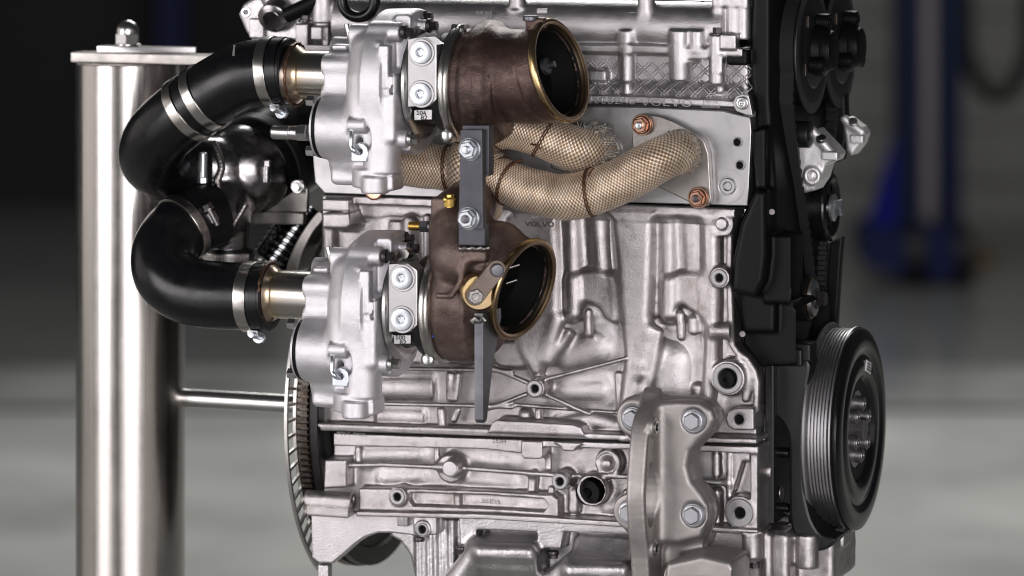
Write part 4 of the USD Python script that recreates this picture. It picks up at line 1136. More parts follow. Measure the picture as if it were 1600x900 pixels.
fl1 = [(990, 184), (1003, 178), (1030, 181), (1054, 190), (1087, 208), (1100, 220), (1107, 240), (1111, 310), (1107, 322), (1085, 320), (1055, 305), (1024, 290), (992, 265), (988, 229), (986, 200)]
put('flange', face_slab(fl1, -46, 15, 1.8), 'flange_steel', man)
fl2 = [(870, 180), (928, 198), (952, 211), (964, 230), (968, 268), (940, 290), (860, 262)]
put('flange', face_slab(fl2, -46, 15, 1.8), 'flange_steel', man)
P1, r1 = sleeve([A(1066, 238, -44), A(1052, 240, -74), A(1022, 254, -100), A(975, 280, -112), A(925, 300, -118), A(884, 308, -120), A(842, 301, -118), A(803, 289, -112), A(765, 272, -104), A(735, 262, -98)], [32, 33, 34, 34, 35, 35, 34, 33, 33, 34], 'wrapped_pipe', 1)
P2_, r2 = sleeve([A(936, 239, -44), A(922, 238, -70), A(896, 232, -92), A(864, 219, -104), A(832, 207, -108), A(795, 200, -108), A(760, 206, -104), A(735, 226, -98)], [33, 34, 34, 33, 32, 32, 33, 34], 'wrapped_pipe_a', 2)
P3, r3 = sleeve([A(560, 240, -70), A(600, 250, -84), A(645, 256, -94), A(690, 262, -98), A(735, 268, -98)], [34, 35, 35, 34, 36], 'wrapped_pipe_b', 3)
P4, r4 = sleeve([A(748, 230, -112), A(740, 262, -114), A(745, 296, -100), A(752, 330, -70)], [40, 42, 40, 34], 'wrapped_collector', 4)

def tie(P, r, i, tilt=0.25, n=2, seed=0):
    t = unit(P[min(i + 3, len(P) - 1)] - P[i - 3]); a, b, _ = basis(t)
    g = []
    for k in range(n):
        th = np.linspace(0, 2 * math.pi, 60)
        off = tilt * np.cos(th + seed) * 14 + k * 3.2
        w = P[i] + (np.cos(th)[:, None] * a + np.sin(th)[:, None] * b) * (r[i] + 1.6) + off[:, None] * t
        g.append(tube(w, 1.05, 6, False)[:2])
    return put('tie_wire', g, 'wire', man)
def near(P, x, y):
    return int(np.argmin([np.hypot(*(project(p) - [x, y])) for p in P]))
tie(P1, r1, near(P1, 799, 284), .05, 2); tie(P1, r1, near(P1, 926, 300), .5, 2, 1.2); tie(P2_, r2, near(P2_, 850, 218), .45, 2, 2.0)
tie(P3, r3, near(P3, 700, 262), .4, 2, 2); tie(P2_, r2, near(P2_, 790, 204), .7, 1, .4); tie(P1, r1, near(P1, 770, 276), .9, 1, 1.0)
for (x0, y0, x1, y1, Y) in ((830, 225, 846, 233, -140), (800, 258, 816, 250, -146), (920, 275, 928, 262, -150)):
    put('tie_wire', tube([A(x0, y0, Y), A((x0 + x1) / 2, (y0 + y1) / 2 - 2, Y - 3), A(x1, y1, Y)], 1.5, 6)[:2], 'wire', man)
# frayed metal braid where the sleeve ends at the flanges
def fray(P, r, i0, n, L, name, spread, rng):
    t = unit(P[i0 + 4] - P[i0]); a, b, _ = basis(t); g = []
    for k in range(n):
        th = rng.uniform(0, 2 * math.pi); q = P[i0 + int(rng.uniform(0, 22))]
        d = math.cos(th) * a + math.sin(th) * b; e = -math.sin(th) * a + math.cos(th) * b
        p0 = q + d * (r[i0] + .5); l = L * rng.uniform(.5, 1.2)
        tip = p0 - t * l * rng.uniform(.2, 1.0) + d * l * spread * rng.uniform(.3, 1.3) + e * l * rng.uniform(-.6, .6)
        mid = (p0 + tip) / 2 + d * l * .15
        g.append(tube([p0, mid, tip], 0.95, 4)[:2])
    return put(name, g, 'fray', man, kind='stuff')
rg = random.Random(3)
fray(P2_, r2, 14, 300, 17, 'frayed_braid', .7, rg)
fray(P1, r1, 4, 160, 8, 'frayed_braid', .3, rg)
# ---------------------------------------------------------------- cylinder head and cam carrier
c = Cast(A(480, 172, 60) * [1, 0, 1] + [-6, -72, -10], A(1176, -30, 0) * [1, 0, 1] + [10, 75, 10], 1.9)
c.ext([(520, 60), (1000, 80), (1168, 88), (1170, 178), (1000, 168), (520, 160)], 10, 50, 0, 1, 2)
# name bar
ex([(520, 140), (900, 147), (1000, 150), (1158, 158), (1158, 169), (1000, 162), (520, 152)], 16, 2, 2)
# convex lattice band
p0, p1 = A(530, 132, 24), A(1166, 145, 24)
c.cyl(p0, p1 * [1, 1, 0] + p0 * [0, 0, 1] + [0, 0, -8], 26, 4, 8)
# joint ledge between head and cam carrier
ex([(520, 66), (1000, 70), (1160, 76), (1160, 90), (1000, 84), (520, 80)], 22, 3, 2)
ex([(520, 79.5), (1000, 83), (1160, 89), (1160, 91), (1000, 85), (520, 81.5)], 30, 0, .5, 0, -1, -12)
# cam carrier roll
p0, p1 = A(530, 34, 26), A(1140, 46, 26)
c.cyl(p0, p1, 42, 6, 6)
ex([(520, -30), (1150, -30), (1150, 30), (520, 22)], -34, 2, 4)
# posts
def post(x, ya, yb, r, Y, k=6, rb=None):
    c.cyl(A(x, ya, Y), A(x, yb, Y) * [0, 1, 1] + A(x, ya, Y) * [1, 0, 0], r, 3, k, 1, rb)
post(980, 47, 128, 14, -8); post(980, 118, 145, 9, 2)
post(1010, -20, 40, 13, 0)
post(808, -20, 14, 13, 0); post(812, 10, 30, 20, 10)
post(1063, 47, 126, 17, -12); post(1090, 47, 82, 13, -12); post(1075, 75, 98, 20, -4, 4)
post(1121, 54, 132, 13, -14); post(1140, 56, 76, 13, -16, 3); post(1126, 128, 145, 8, 0)
c.box(A(1090, 84, -14), [18, 10, 8], 2, 3); c.box(A(1122, 100, -18), [9, 8, 14], 2, 3); c.box(A(1140, 65, -20), [13, 10, 12], 2, 3); c.box(A(1147, 84, -8), [12, 10, 7], 2, 3)
for x in (1124, 1146, 1162):
    post(x, -20, 62, 11, 2, 4)
ex([(1112, -20), (1168, -20), (1168, 12), (1112, 10)], 8, 4, 3)
c.box(A(935, 118, 6), [16, 8, 10], 5, 6)
# left end of the head, beside the upper compressor
post(506, -25, 36, 20, 10, 5); post(478 + 20, 30, 72, 0.1, 40)
c.rough(0.35, 14, 6)
head = put('cylinder_head', c.mesh(), 'cast_clean', engine, smooth=True)
put('head_core', rbox((A(530, 100, 0) + A(1150, 100, 0)) / 2 * [1, 0, 1] + [0, 230, 10], [(A(1150, 100, 0) - A(530, 100, 0))[0] / 2, 165, 84], 6), 'cast_clean', head)

# raised basket lattice cast into the wall
rg = random.Random(5)
g = []
def lat_y(z):
    """depth of the wall at height z"""
    return 0.0
zc = A(900, 124, 24)[2]
def surf(x, z):
    yb = 10.0
    d = 26 ** 2 - (z - (A(530, 132, 24)[2])) ** 2
    if d > 0:
        yb = min(yb, 24 - math.sqrt(d))
    return yb
ztop, zbot = A(900, 93, 4)[2], A(900, 146, 4)[2]
def stroke(xa, za, xb, zb):
    n = 5; pts = []
    for i in range(n):
        t = i / (n - 1.0); x = xa + (xb - xa) * t; z = za + (zb - za) * t
        pts.append([x, surf(x, z) - .4, z - (x - A(900, 124, 0)[0]) * 0.0])
    g.append(tube(pts, 1.1, 6)[:2])
xl, xr = A(905, 120, 4)[0], A(1165, 120, 4)[0]
step = 12.5
i = 0
x = xl
while x < xr:
    for row in range(5):
        z0 = ztop - 2 - row * 11.6
        flip = (i + row) % 2
        for q in range(2):
            xx = x + q * 6
            if flip:
                stroke(xx, z0, xx + 11.5, z0 - 11)
            else:
                stroke(xx + 11.5, z0, xx, z0 - 11)
    x += step; i += 1
put('raised_lattice', g, 'cast_clean', head, kind='stuff')
cast_letters(head, '16032AC', 917, 161.0, -16, 10, 2.2, mt='lettering', wide=1.25)
cast_letters(head, 'VOLVO', 1001, 164.4, -16, 10, 2.2, mt='lettering', wide=1.75)
cast_letters(head, 'ERHTA', 1098, 161.5, -16, 5.2, 1.0, mt='lettering'); cast_letters(head, 'GERMAN', 1096, 168.2, -16, 5.0, 1.0, mt='lettering')
# tab with its socket screw at the end of the name bar
put('tab', face_slab(np.array([(1144, 162), (1150, 150), (1160, 146), (1170, 150), (1176, 180), (1166, 180), (1150, 174)]), -26, 12, 1.4), 'machined', head)
washer_bolt(A(1160, 161, -27), -YA, 10, head, 'steel')
# black bolts on the carrier
for x, y, Y in ((980, 48, -8), (1121, 54, -14), (672, 24, 6), (500, 26, 4)):
    p = A(x, y, Y)
    put('bolt', [rod(p - ZA * 2, p + ZA * 2, 10, 1), prism(p + ZA * 1, ZA, 7.5, 10)], 'dark_bolt', head, smooth=28)
# fuel rail along the top, with its clips
rp0 = A(640, 4, 40)
rail = put('fuel_rail', [rod(rp0, A(1000, 10, 40) * [1, 1, 0] + rp0 * [0, 0, 1], 13, 2), rod(A(1020, 12, 36), A(1118, 12, 36) * [1, 1, 0] + A(1020, 12, 36) * [0, 0, 1], 14, 3)], 'steel', engine)
for x in (850, 1098):
    put('port', rod(A(x, 5, 24), A(x, 5, 34), 4, .5), 'soot', rail)
put('carrier_pad', rbox(A(848, 22, -6), [9, 4, 9], 2), 'cast_clean', head)
put('carrier_pad', rbox(A(990, 30, -4), [9, 4, 12], 2), 'cast_clean', head)
# raised marks
cast_letters(head, 'GJS 212', 744, 22, -16.5, 4.6, .8); cast_letters(head, '012', 756, 29, -17, 4.6, .8)

# engine lifting bracket and sensors at the left end
lb = holder('lifting_bracket', engine, label='cast end bracket with a screw at the top left of the head')
put('casting', face_slab([(372, 22), (380, 6), (396, -4), (470, -14), (530, -10), (530, 72), (440, 62), (392, 62), (384, 50)], 34, 40, 5), 'pan', lb)
put('screw_seat', ringm(A(384, 19, 33), A(384, 19, 30), 8, 4, .8), 'zinc', lb)
put('screw', rod(A(384, 19, 33), A(384, 19, 31), 4, .5), 'dark_bolt', lb)
put('side_wall', rbox(A(402, 44, 30), [13, 4, 16], 3), 'pan', lb)
sensor = holder('cam_sensor', engine, label='dark round sensor with a black cable plug')
p = A(425, 30, 10); d = V3(-.35, -.5, 1)
put('body', lathe(p, d, [(-60, 0), (-60, 15), (-26, 17), (-24, 25), (-2, 25), (0, 23), (2, 16), (3, 15), (3, 0)], 40), 'dark_metal', sensor)
put('sleeve', rod(A(430, 4, 20), A(412, -30, 30), 19, 3), 'pan', sensor)
put('plug', tube([A(448, 24, 0), A(475, 12, 0), A(520, -14, 6)], [13, 13, 12], 20)[:2], 'plastic', sensor)
eye = holder('lifting_eye', engine, label='black ring shaped cable grommet above the upper compressor')
e0 = A(560, 0, -40)
th = np.linspace(0, 2 * math.pi, 60)
put('ring', tube(e0 + np.stack([np.cos(th) * 28, 0 * th, np.sin(th) * 27], 1), 9, 18, False)[:2], 'rubber', eye)
rk = holder('rocker_bosses', engine, label='row of cast posts beside the upper compressor')
for i, (x0, x1, y0, y1, Y) in enumerate(((466, 486, 36, 72, 6), (490, 508, 40, 62, -2), (508, 518, 40, 74, 10))):
    a_, b_ = A(x0, y1, Y), A(x1, y0, Y)
    put('post', rbox((a_ + b_) / 2, [abs(b_[0] - a_[0]) / 2, 14, abs(b_[2] - a_[2]) / 2], 4), 'cast_clean', rk)
put('post', rod(A(506, 40, 14), A(506, -20, 14), 16, 2), 'cast_clean', rk)
put('ledge', rbox(A(500, 74, 8), [46, 16, 5], 2), 'cast_clean', rk)
for x, y in ((476, 32), (527, 40)):
    p = A(x, y, 0)
    put('bolt', [rod(p - ZA * 3, p + ZA * 2, 10, 1), prism(p, ZA, 8, 9)], 'dark_bolt', rk, smooth=28)
# ---------------------------------------------------------------- timing end: covers, toothed belt, cam wheels, tensioner
XP = A(1235, 80, 40)[0]                    # outer face of the belt
def yz(x, y, X=None):
    return AX(x, y, XP if X is None else X)
tc = holder('timing_cover', engine, label='black moulded timing belt cover')
XB0 = XP - 40
# rear moulding that follows the belt
c = Cast([A(1130, 300, 0)[0] - 12, -75, A(1200, 600, 0)[2]], [XP + 14, 420, A(1200, -30, 0)[2]], 3.0)
c.ext([(1176, -30), (1172, 60), (1172, 120), (1180, 185), (1180, 270), (1178, 300), (1158, 340), (1146, 400), (1142, 462), (1152, 480), (1160, 520), (1210, 520), (1212, 300), (1203, 150), (1203, -30)], 0, 330, 0, 1, 6)
c.box(A(1160, 88, 10), [16, 30, 12], 3, 4); c.box(A(1152, 75, 10), [8, 30, 22], 3, 4)
c.ext([(1168, 206), (1196, 200), (1196, 330), (1180, 300), (1176, 260)], -22, 60, 5, 1, 4)
c.ext([(1180, 296), (1196, 300), (1197, 400), (1192, 440), (1178, 466), (1141, 456), (1144, 405), (1156, 350)], -40, 90, 7, 1, 9)
c.ext([(1197, 366), (1243, 368), (1241, 440), (1236, 476), (1193, 474), (1188, 450), (1197, 420)], -10, 70, 4, 1, 6)
c.ext([(1152, 470), (1238, 474), (1258, 500), (1262, 570), (1190, 575), (1162, 540)], 20, 200, 6, 1, 6)
put('moulding', c.mesh(), 'plastic', tc, smooth=True)
for x, y in ((1160, 522), (1206, 331)):
    put('clip', rod(A(x, y, -12 if x > 1200 else 10), A(x, y, -18 if x > 1200 else 4), 5), 'dark_bolt', tc)
# belt: closed loop in the plane of the wheels
cw1, cw2 = yz(1264, 78), yz(1308, 72)
RW = 96.0
loop = []
for t in np.linspace(200, 100, 14):
    a = math.radians(t); loop.append(cw1[1:] + RW * np.array([math.cos(a), math.sin(a)]))
for t in np.linspace(80, 0, 12):
    a = math.radians(t); loop.append(cw2[1:] + RW * np.array([math.cos(a), math.sin(a)]))
for x, y in ((1312, 170), (1306, 215), (1300, 300), (1294, 380), (1291, 440), (1290, 520), (1288, 600), (1262, 640), (1240, 610), (1252, 560)):
    loop.append(yz(x, y)[1:])
for x, y in ((1274, 470), (1272, 430), (1266, 380), (1254, 300), (1244, 220), (1238, 160)):
    loop.append(yz(x, y)[1:])
loop = np.array(loop)
s = np.r_[0, np.cumsum(np.linalg.norm(np.diff(np.vstack([loop, loop[:1]]), axis=0), axis=1))]
u = np.arange(0, s[-1], 2.0)
L2 = np.vstack([loop, loop[:1]])
BP = np.stack([np.interp(u, s, L2[:, 0]), np.interp(u, s, L2[:, 1])], 1)
BP = (np.roll(BP, 1, 0) + BP + np.roll(BP, -1, 0) + np.roll(BP, 2, 0) + np.roll(BP, -2, 0)) / 5
tg = np.roll(BP, -1, 0) - np.roll(BP, 1, 0); tg /= np.linalg.norm(tg, axis=1)[:, None]
nin = np.stack([tg[:, 1], -tg[:, 0]], 1)
cen = BP.mean(0)
if ((cen - BP) * nin).sum() < 0:
    nin = -nin
ph = (u % 16.0) / 16.0
tooth = np.where(ph < .5, 6.5, 0) * 1.0
out_, in_ = BP, BP + nin * (4.5 + tooth)[:, None]
n = len(BP); k = np.arange(n); k2 = (k + 1) % n
vs = np.vstack([np.c_[np.full(n, XP), out_], np.c_[np.full(n, XP), in_], np.c_[np.full(n, XB0), out_], np.c_[np.full(n, XB0), in_]])
fs = np.vstack([np.stack([a + k, a + k2, b + k2, b + k], 1) for a, b in ((0, n), (n, 3 * n), (3 * n, 2 * n), (2 * n, 0))])
put('timing_belt', fixn((vs, fs)), 'belt', engine, smooth=30, label='black toothed rubber timing belt')
# cam wheels
for (cw, dx) in ((cw1, 0), (cw2, 0)):
    w = holder('cam_wheel', engine)
    o = np.array([XP, cw[1], cw[2]])
    put('disc', lathe(o, XA, [(-44, 0), (-44, 80), (-40, 90), (0, 90), (2, 98), (5, 98), (6, 92), (7, 86), (9, 80), (9, 60), (12, 56), (13, 40), (16, 36), (16, 0)], 72), 'satin', w)
    put('rim', lathe(o, XA, [(4.8, 84), (4.8, 99), (6.2, 99), (7.2, 85), (4.8, 84)], 80), 'dark_rim', w)
    put('hub', lathe(o, XA, [(14, 0), (14, 42), (26, 40), (30, 34), (40, 30), (42, 26), (42, 0)], 48), 'plastic', w)
    for th in (60, 180, 300):
        a = math.radians(th + 28)
        b = o + np.array([12, math.cos(a) * 44, math.sin(a) * 44])
        put('bolt', [rod(b, b + XA * 22, 13, 2), rod(b + XA * 10, b + XA * 24, 8, 2)], 'plastic', w)
    for a in (2.3, 3.6):
        put('timing_mark', rbox(o + np.array([10.2, math.cos(a) * 62, math.sin(a) * 62]), [1, 3, 9], .5, None, 1), 'lever_steel', w)
M_ = None
# idler, tensioner
idl = holder('belt_idler', engine, label='small bright idler roller with a bolt')
p = yz(1266, 466)
put('roller', lathe(p, XA, [(-30, 0), (-30, 36), (0, 36), (1, 33), (1, 0)], 48), 'satin', idl)
put('backing_ring', lathe(p, XA, [(1, 0), (1, 32), (3, 32), (3.5, 0)], 48), 'gold', idl)
put('disc', lathe(p, XA, [(3, 0), (3, 29), (8, 28), (10, 22), (10, 0)], 48), 'machined', idl)
put('bolt', [rod(p + XA * 9, p + XA * 13, 16, 1.5), prism(p + XA * 12, XA, 12, 14)], 'dark_bolt', idl, smooth=28)
ten = holder('belt_tensioner', engine, label='black belt tensioner wheel with a bright hexagon bolt')
p = yz(1300, 324, XP + 4)
put('wheel', lathe(p, XA, [(-40, 0), (-40, 54), (-4, 56), (0, 54), (2, 46), (-4, 40), (-4, 20), (2, 18), (2, 0)], 56), 'gloss', ten)
put('bolt', [lathe(p + XA * 2, XA, [(-2, 0), (-2, 22), (2, 22), (4, 18), (4, 0)], 32), prism(p + XA * 5, XA, 14, 12)], 'zinc', ten, smooth=28)
put('shield', face_slab([(1296, 380), (1316, 370), (1312, 420), (1306, 520), (1290, 520), (1292, 440)], 270, 20, 3), 'plastic', ten)
put('shield', face_slab([(1305, 150), (1312, 140), (1320, 150), (1322, 215), (1316, 250), (1306, 255), (1302, 230)], 330, 30, 4), 'plastic', ten)

# bright cast arms that stick out past the belt
def arm(pts, top, Y, th, hole, nm, lab):
    h = holder(nm, engine, label=lab)
    c = Cast(np.minimum(A(pts[0][0] - 20, 320, Y), A(1240, 320, Y)) + [-20, -30, -20], A(1360, 170, Y) + [20, th + 40, 20], 2.0)
    c.ext(pts, Y, th, 0, 1, 5)
    c.path([A(x, y, Y + 4) for x, y in top], 7, 5)
    if hole:
        for hx, hy, r in hole:
            c.boss(hx, hy, r, 6, Y, 4); c.hole(hx, hy, r * .5, 20, Y - 6)
    c.rough(.6, 18, 3)
    put('casting', c.mesh(), 'arm_cast', h, smooth=True)
    return h
a1 = arm([(1240, 222), (1272, 202), (1300, 232), (1308, 242), (1304, 252), (1290, 258), (1284, 280), (1272, 298), (1256, 302), (1244, 290)], [(1270, 204), (1296, 236), (1306, 244)], 150, 60, [(1268, 275, 14)], 'mounting_arm', 'bright cast arm poking out between the belt runs')
put('screw', rod(A(1283, 220, 150), A(1283, 214, 146), 8, 1), 'steel', a1)
put('foot', rbox(A(1298, 243, 140), [13, 9, 7], 3, None), 'arm_cast', a1)
b0 = A(1254, 210, 135)
put('black_boss', [rod(b0 - XA * 14, b0 + XA * 14, 21, 4)], 'satin', a1)
a2 = arm([(1316, 190), (1322, 184), (1344, 200), (1350, 210), (1344, 226), (1330, 244), (1322, 236)], [(1320, 186), (1346, 206)], 330, 50, None, 'mounting_arm', 'far bright cast arm behind the rear belt run')
put('screw', rod(A(1333, 192, 328), A(1333, 189, 322), 7, 1), 'steel', a2)
put('foot', rbox(A(1340, 217, 325), [11, 8, 7], 3), 'arm_cast', a2)

# ---------------------------------------------------------------- lower front cover and crank pulley
YCR = 180.0
pc = A(1297, 668, YCR)
lc = holder('front_cover', engine, label='dark steel lower front cover behind the ribbed pulley')
cov = [(1186, 566), (1200, 560), (1262, 562), (1262, 600), (1258, 640), (1254, 680), (1254, 720), (1258, 770), (1268, 812), (1284, 836), (1306, 842), (1296, 856), (1276, 862), (1256, 854), (1242, 838), (1233, 806), (1232, 700), (1226, 668), (1208, 648), (1192, 630), (1184, 606), (1183, 585)]
put('plate', face_slab(cov, 40, 110, 5, (), 1, 3), 'satin', lc)
put('upper_shoulder', rbox((A(1185, 545, 50) + A(1262, 565, 50)) / 2 + YA * 40, [36, 60, 14], 5), 'satin', lc)
put('boss', rbox(A(1258, 548, 60), [14, 20, 14], 4), 'satin', lc)
pul = holder('crank_pulley', engine, label='ribbed belt pulley with a gloss black damper face')
pr = [(-6, 0), (-6, 150), (-4, 162), (-1.5, 164), (1, 162), (2.5, 155)]
for i in range(6):
    s0 = 4 + i * 5.2
    pr += [(s0, 151), (s0 + .7, 151), (s0 + 1.9, 155.5), (s0 + 4.3, 155.5)]
pr += [(35.5, 150), (37, 155), (38.5, 159), (41, 159), (42, 154), (42, 0)]
put('grooved_ring', lathe(pc, XA, pr, 128), 'pulley_steel', pul)
pd = pc - XA * 6
put('rubber_gap', lathe(pd, XA, [(46, 60), (46, 147), (50, 147), (50, 60), (46, 60)], 96), 'belt', pul)
put('damper_ring', lathe(pd, XA, [(48.5, 120), (48.5, 150), (49.5, 154), (53, 156.5), (56, 155), (58.5, 150), (60, 142), (60, 130), (58.5, 124), (56, 120), (55.5, 114), (57.5, 108), (59, 102), (59, 92), (57, 84), (50, 78), (49, 66), (48.5, 60), (48.5, 120)], 128), 'gloss', pul)
put('dish', lathe(pd, XA, [(40, 0), (40, 84), (43, 84), (42, 70), (42, 0)], 64), 'satin', pul)
put('hub_ring', ringm(pd + XA * 38, pd + XA * 44, 66, 22, 2), 'satin', pul)
for k in range(6):
    a = math.radians(60 * k + 22)
    b = pd + np.array([42, math.cos(a) * 40, math.sin(a) * 40])
    put('bolt', [rod(b, b + XA * 17, 12, 2, 24), lathe(b + XA * 16, XA, [(0, 0), (0, 10), (3, 9), (3, 5), (-2, 4), (-2, 0)], 20)], 'zinc_dull', pul)
put('centre_bolt', [prism(pd + XA * 42, XA, 19, 22), rod(pd + XA * 40, pd + XA * 46, 25, 2)], 'zinc_dull', pul, smooth=28)
a = math.radians(72)
lb_ = pd + np.array([59.8, math.cos(a) * 98, math.sin(a) * 98])
rb_ = np.stack([XA, unit(np.array([0, -math.sin(a), math.cos(a)])), unit(np.array([0, math.cos(a), math.sin(a)]))])
put('sticker', rbox(lb_, [1.0, 15, 9], .4, rb_, 1), 'label', pul)
for k in range(3):
    put('sticker_print', rbox(lb_ + XA * 1.2 + rb_[2] * (k * 4.6 - 4.6), [.4, 12 - k * 2, 1.1], .2, rb_, 1), 'ink', pul)

# things on the end face below the cover
ef = holder('end_face', engine, label='cast end face with bosses beside the front cover')
XR = A(1184, 760, 20)[0]
c = Cast([XR - 30, 0, A(1240, 905, 60)[2] - 10], [XR + 130, 190, A(1240, 640, 60)[2]], 2.4)
c.box([XR - 4, 100, (A(1190, 690, 60)[2] + A(1190, 832, 60)[2]) / 2], [10, 92, 66], 4)
for y, Y, l, r in ((735, 30, 22, 13), (768, 60, 28, 11), (790, 36, 24, 12), (812, 90, 34, 13)):
    p = A(1186, y, Y); c.cyl([XR - 6, Y, p[2]], [XR + l, Y, p[2]], r, 2, 5)
c.box((A(1240, 860, 90) + A(1300, 860, 90)) / 2 + [0, 40, -10], [42, 70, 36], 10, 6)
c.cyl(A(1262, 834, 40), A(1300, 890, 40) * [0, 1, 1] + A(1262, 834, 40) * [1, 0, 0], 18, 3, 6)
c.box(A(1210, 880, 70), [40, 60, 60], 10, 8)
c.box(A(1316, 838, 120), [10, 26, 14], 4, 4)
c.rough(.8, 16, 8)
put('casting', c.mesh(), 'cast', ef, smooth=True)
for y, Y in ((706, 60), (792, 70)):
    p = A(1205, y, Y)
    put('dowel', [rod(p - XA * 6, p + XA * 30, 8, 1.5), rod(p - XA * 4, p + XA * 6, 11, 2)], 'gloss', ef)
put('inner_cover', rbox([XR + 18, 222, (A(1200, 560, 60)[2] + A(1200, 812, 60)[2]) / 2], [8, 200, abs(A(1200, 560, 60)[2] - A(1200, 812, 60)[2]) / 2], 4), 'satin', ef)  # added black box, fills the gap that should look dark
# ---------------------------------------------------------------- flywheel on the far end of the crankshaft
fw = holder('flywheel', engine, label='thin slotted flywheel ring with a toothed starter gear')
pf = A(446, 660, -65)
oF = np.array([pf[0], 250.0, pf[2]])
RF = 315.0
NW = 74
def ann(r0, r1, t0, t1, x0, x1, n=3):
    th = np.linspace(t0, t1, n); v = []
    for x in (x0, x1):
        for r in (r0, r1):
            v.append(np.stack([np.full(n, x), -np.cos(th) * r, -np.sin(th) * r], 1))
    v = np.vstack(v) + oF; f = []
    for i in range(n - 1):
        for a, b in ((0, 1), (1, 3), (3, 2), (2, 0)):
            f.append([a * n + i, a * n + i + 1, b * n + i + 1, b * n + i])
    f += [[0, n, 3 * n, 2 * n], [n - 1, 3 * n - 1, 4 * n - 1, 2 * n - 1]]
    return fixn((v, np.array(f)))
T0, T1 = -1.25, 1.04          # the ring is cut away over the bell flange
tt = np.linspace(T0, T1, 90)
g = []
for ra, rb in ((RF - 6, RF), (RF - 46, RF - 36)):
    g += [ann(ra, rb, tt[i], tt[i + 1] + 1e-4, -2.5, 2.5, 2) for i in range(len(tt) - 1)]
for i in range(-NW // 2, NW // 2):
    t = i / NW * 2 * math.pi
    if T0 < t < T1:
        g.append(ann(RF - 37, RF - 5, t - .008, t + .008, -2.2, 2.2, 2))
put('slotted_ring', g, 'ring_steel', fw, smooth=30)
g = [ringm(oF + XA * 3, oF + XA * 22, RF - 44, RF - 66, 2, 160)]
NT = 172
for i in range(NT):
    t = i / NT * 2 * math.pi
    g.append(ann(RF - 45, RF - 36, t - .0105, t + .0105, 4, 21, 2))
put('ring_gear', g, 'gear_steel', fw, smooth=30)
put('disc', lathe(oF, XA, [(24, 0), (24, RF - 42), (26, RF - 38), (38, RF - 38), (40, RF - 41), (40, RF - 66), (34, RF - 70), (34, RF - 110), (40, RF - 114), (40, 0)], 128), 'dark_disc', fw)

# ---------------------------------------------------------------- gearbox-side flange plate, lower left
bp = holder('gearbox_flange', engine, label='pale cast flange ear with an arched lower edge')
Yb = -6
put('ear', face_slab([(486, 800), (560, 800), (625, 803), (690, 806), (690, 830), (655, 838), (611, 833), (590, 833), (570, 840), (555, 850), (537, 866), (519, 881), (497, 880), (487, 871)], Yb, 26, 3), 'cast_clean', bp)
put('tail', rbox(A(508, 893, Yb + 12), [9, 9, 12], 2), 'cast_clean', bp)
put('recess_block', rbox(A(632, 812, Yb - 8), [9, 10, 9], 2), 'dark_metal', bp)
c = Cast(A(640, 842, 0) + [-10, -40, -10], A(694, 800, 0) + [10, 30, 10], 1.8)
c.box(A(665, 820, Yb - 14) + YA * 14, [20, 18, 15], 3, 3); c.boss(660, 827, 13, 22, Yb, 4); c.hole(660, 827, 6, 14, Yb - 22)
put('lug', c.mesh(), 'cast_clean', bp, smooth=True)
ring_seat(bp, 660, 827, Yb - 22.5, 11, 6, 14)
put('bolt', rod(A(655, 838, Yb), A(655, 846, Yb), 9, 2), 'dark_bolt', bp)

# ---------------------------------------------------------------- sump
pan = holder('oil_pan', engine, label='grey cast sump with rounded bulges under the frame')
c = Cast(A(606, 960, 60) * [1, 0, 1] + [-6, -70, 0], A(1112, 800, 0) * [1, 0, 1] + [10, 110, 10], 2.1)
c.ext([(716, 806), (800, 808), (880, 814), (1000, 822), (1000, 836), (880, 832), (876, 858), (842, 857), (838, 832), (745, 828), (736, 850), (718, 852)], -20, 40, 3, 1, 3)
c.ext([(640, 806), (1100, 830), (1100, 990), (655, 990), (648, 900), (640, 868), (625, 846), (606, 836)], 18, 60, 3, 1, 5)
for x in (655, 672, 690, 706):
    c.cap(A(x, 815, 16), A(x + 2, 960, 16), 7, None, 8)
# two bulges over the crank throws: sloping shoulder, rounded brow, then straight down
def bulge(x0, x1, xl, ytop, ybrow):
    a_, b_ = A(x0, ybrow, -40), A(x1, ybrow, -40)
    zt_, zb_ = A(x0, ytop, 0)[2], A(x0, ybrow, -40)[2]
    pr_ = [(10, zt_ + 6), (-8, zt_), (-36, zb_ + 4), (-46, zb_ - 8), (-40, zb_ - 30), (-20, zb_ - 60), (-14, zb_ - 260), (60, zb_ - 260), (60, zt_)]
    c.extx(pr_, (a_[0] + b_[0]) / 2, (b_[0] - a_[0]) / 2, 9, 1, 12)
    c.cap(A(x0 + 12, ybrow + 4, -36), A(x1 - 12, ybrow + 5, -36), 14, None, 7)
    c.path([A(x0 + 6, ybrow, -22), A(xl, 910, -8), A(xl - 20, 990, -4)], [18, 24, 26], 14)
bulge(744, 838, 716, 830, 858)
bulge(884, 985, 868, 834, 886)
c.cap(A(952, 892, -22), A(954, 980, -18), 16, None, 14)
c.ext([(985, 850), (1100, 850), (1100, 990), (985, 990)], -4, 60, 6, 1, 12)
c.rough(.4, 20, 12)
put('casting', c.mesh(), 'pan', pan, smooth=True)
put('core', rbox((A(640, 900, 80) + A(1180, 900, 80)) / 2 + YA * 120, [(A(1180, 900, 80) - A(640, 900, 80))[0] / 2 - 8, 120, 60], 6), 'pan', pan)
for x, y in ((722, 853), (864, 860)):
    p = A(x, y, -4)
    put('bolt', [rod(p, p - ZA * 7, 10, 2), prism(p - ZA * 12, ZA, 8, 8)], 'dark_bolt', pan, smooth=28)
